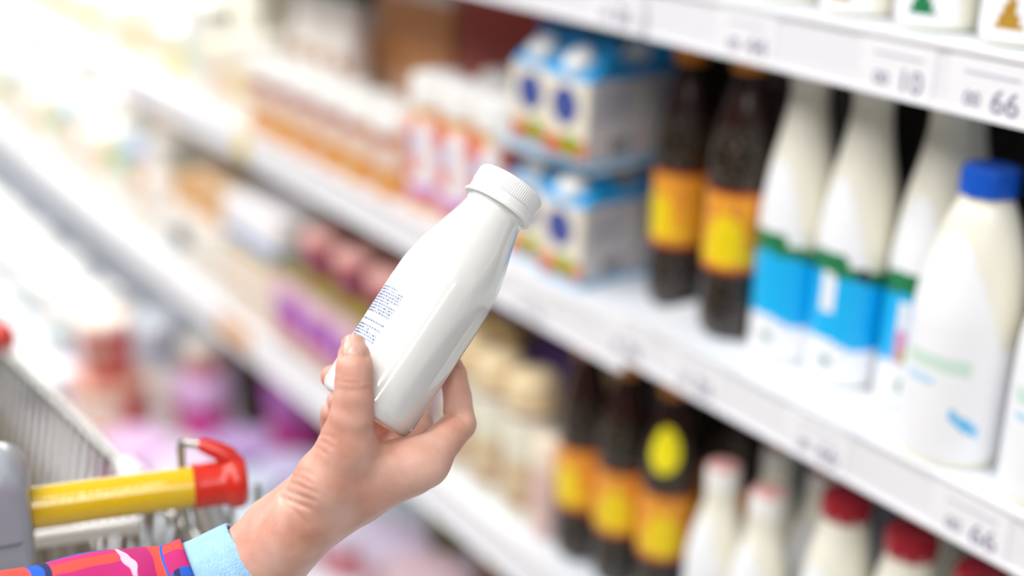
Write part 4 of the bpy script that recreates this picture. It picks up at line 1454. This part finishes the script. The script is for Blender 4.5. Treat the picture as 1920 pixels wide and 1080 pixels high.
def lerp_pts(pts, n):
    out = []
    m_ = len(pts) - 1
    for i in range(n):
        t = i / (n - 1) * m_
        k = min(int(t), m_ - 1)
        u = t - k
        p0, p1, p2, p3 = (Vector(pts[max(0, min(m_, k + j))][0]) for j in (-1, 0, 1, 2))
        r = pts[k][1] + (pts[k + 1][1] - pts[k][1]) * u
        out.append((0.5 * ((2 * p1) + (-p0 + p2) * u + (2 * p0 - 5 * p1 + 4 * p2 - p3) * u * u + (-p0 + 3 * p1 - 3 * p2 + p3) * u ** 3), r))
    return out


denim = mat('light_denim', '#9fcaf4', 0.8, noise=0.22, nscale=140, bump=0.5, bscale=900)
cloth_tube('denim_cuff', lerp_pts([((0.2372, 0.5733, 1.0437), 0.0232), ((0.2257, 0.5751, 1.0359), 0.0262), ((0.2097, 0.5763, 1.0284), 0.0290), ((0.1894, 0.5801, 1.0230), 0.0315)], 14), denim, person, 48, 0.02, 3, 0.0022)['label'] = 'light blue denim cuff'

plaid = bpy.data.materials.new('plaid_cloth')
plaid.use_nodes = True
nt = plaid.node_tree
pb = nt.nodes['Principled BSDF']
pb.inputs['Roughness'].default_value = 0.75
uvn = nt.nodes.new('ShaderNodeUVMap')
sep = nt.nodes.new('ShaderNodeSeparateXYZ')
nz = nt.nodes.new('ShaderNodeTexNoise')
nz.inputs['Scale'].default_value = 5
mixv = nt.nodes.new('ShaderNodeMix')
mixv.data_type = 'VECTOR'
mixv.inputs[0].default_value = 0.10
nt.links.new(uvn.outputs[0], nz.inputs['Vector'])
nt.links.new(uvn.outputs[0], mixv.inputs[4])
nt.links.new(nz.outputs['Color'], mixv.inputs[5])
nt.links.new(mixv.outputs[1], sep.inputs[0])


def stripes(src, mult, cols, off=0.0):
    mm = nt.nodes.new('ShaderNodeMath')
    mm.operation = 'MULTIPLY_ADD'
    mm.inputs[1].default_value = mult
    mm.inputs[2].default_value = off
    fr = nt.nodes.new('ShaderNodeMath')
    fr.operation = 'FRACT'
    rp_ = nt.nodes.new('ShaderNodeValToRGB')
    rp_.color_ramp.interpolation = 'CONSTANT'
    el = rp_.color_ramp.elements
    while len(el) < len(cols):
        el.new(0.5)
    for e, (p, c) in zip(el, cols):
        e.position = p
        e.color = (*hexc(c), 1)
    nt.links.new(src, mm.inputs[0])
    nt.links.new(mm.outputs[0], fr.inputs[0])
    nt.links.new(fr.outputs[0], rp_.inputs[0])
    return rp_.outputs[0]


sa = stripes(sep.outputs[0], 3.1, [(0.0, '#c81c77'), (0.20, '#0f56c0'), (0.42, '#18225c'), (0.50, '#0f5cc8'), (0.60, '#e4493f'), (0.78, '#b0156a'), (0.965, '#d9b8d0')], 0.12)
sb = stripes(sep.outputs[1], 5.0, [(0.0, '#b8146c'), (0.25, '#e0473c'), (0.45, '#c9206f'), (0.62, '#1450b4'), (0.85, '#a01860'), (0.96, '#d9a8c8')], 0.3)
mx = nt.nodes.new('ShaderNodeMix')
mx.data_type = 'RGBA'
wv = nt.nodes.new('ShaderNodeTexChecker')
wv.inputs['Scale'].default_value = 7.0
nt.links.new(mixv.outputs[1], wv.inputs['Vector'])
nt.links.new(wv.outputs['Fac'], mx.inputs[0])
nt.links.new(sa, mx.inputs[6])
nt.links.new(sb, mx.inputs[7])
nt.links.new(mx.outputs[2], pb.inputs['Base Color'])
cloth_tube('plaid_sleeve', lerp_pts([((0.2097, 0.5763, 1.0284), 0.0312), ((0.1894, 0.5801, 1.0230), 0.0345), ((0.1574, 0.5837, 1.0221), 0.0385), ((0.1231, 0.5841, 1.0195), 0.042), ((0.0726, 0.5753, 1.0233), 0.047), ((0.0095, 0.5661, 1.0211), 0.053), ((-0.0649, 0.5372, 1.0154), 0.062)], 40), plaid, person, 48, 0.035, 5, 0.002)['label'] = 'magenta, red and blue plaid sleeve'
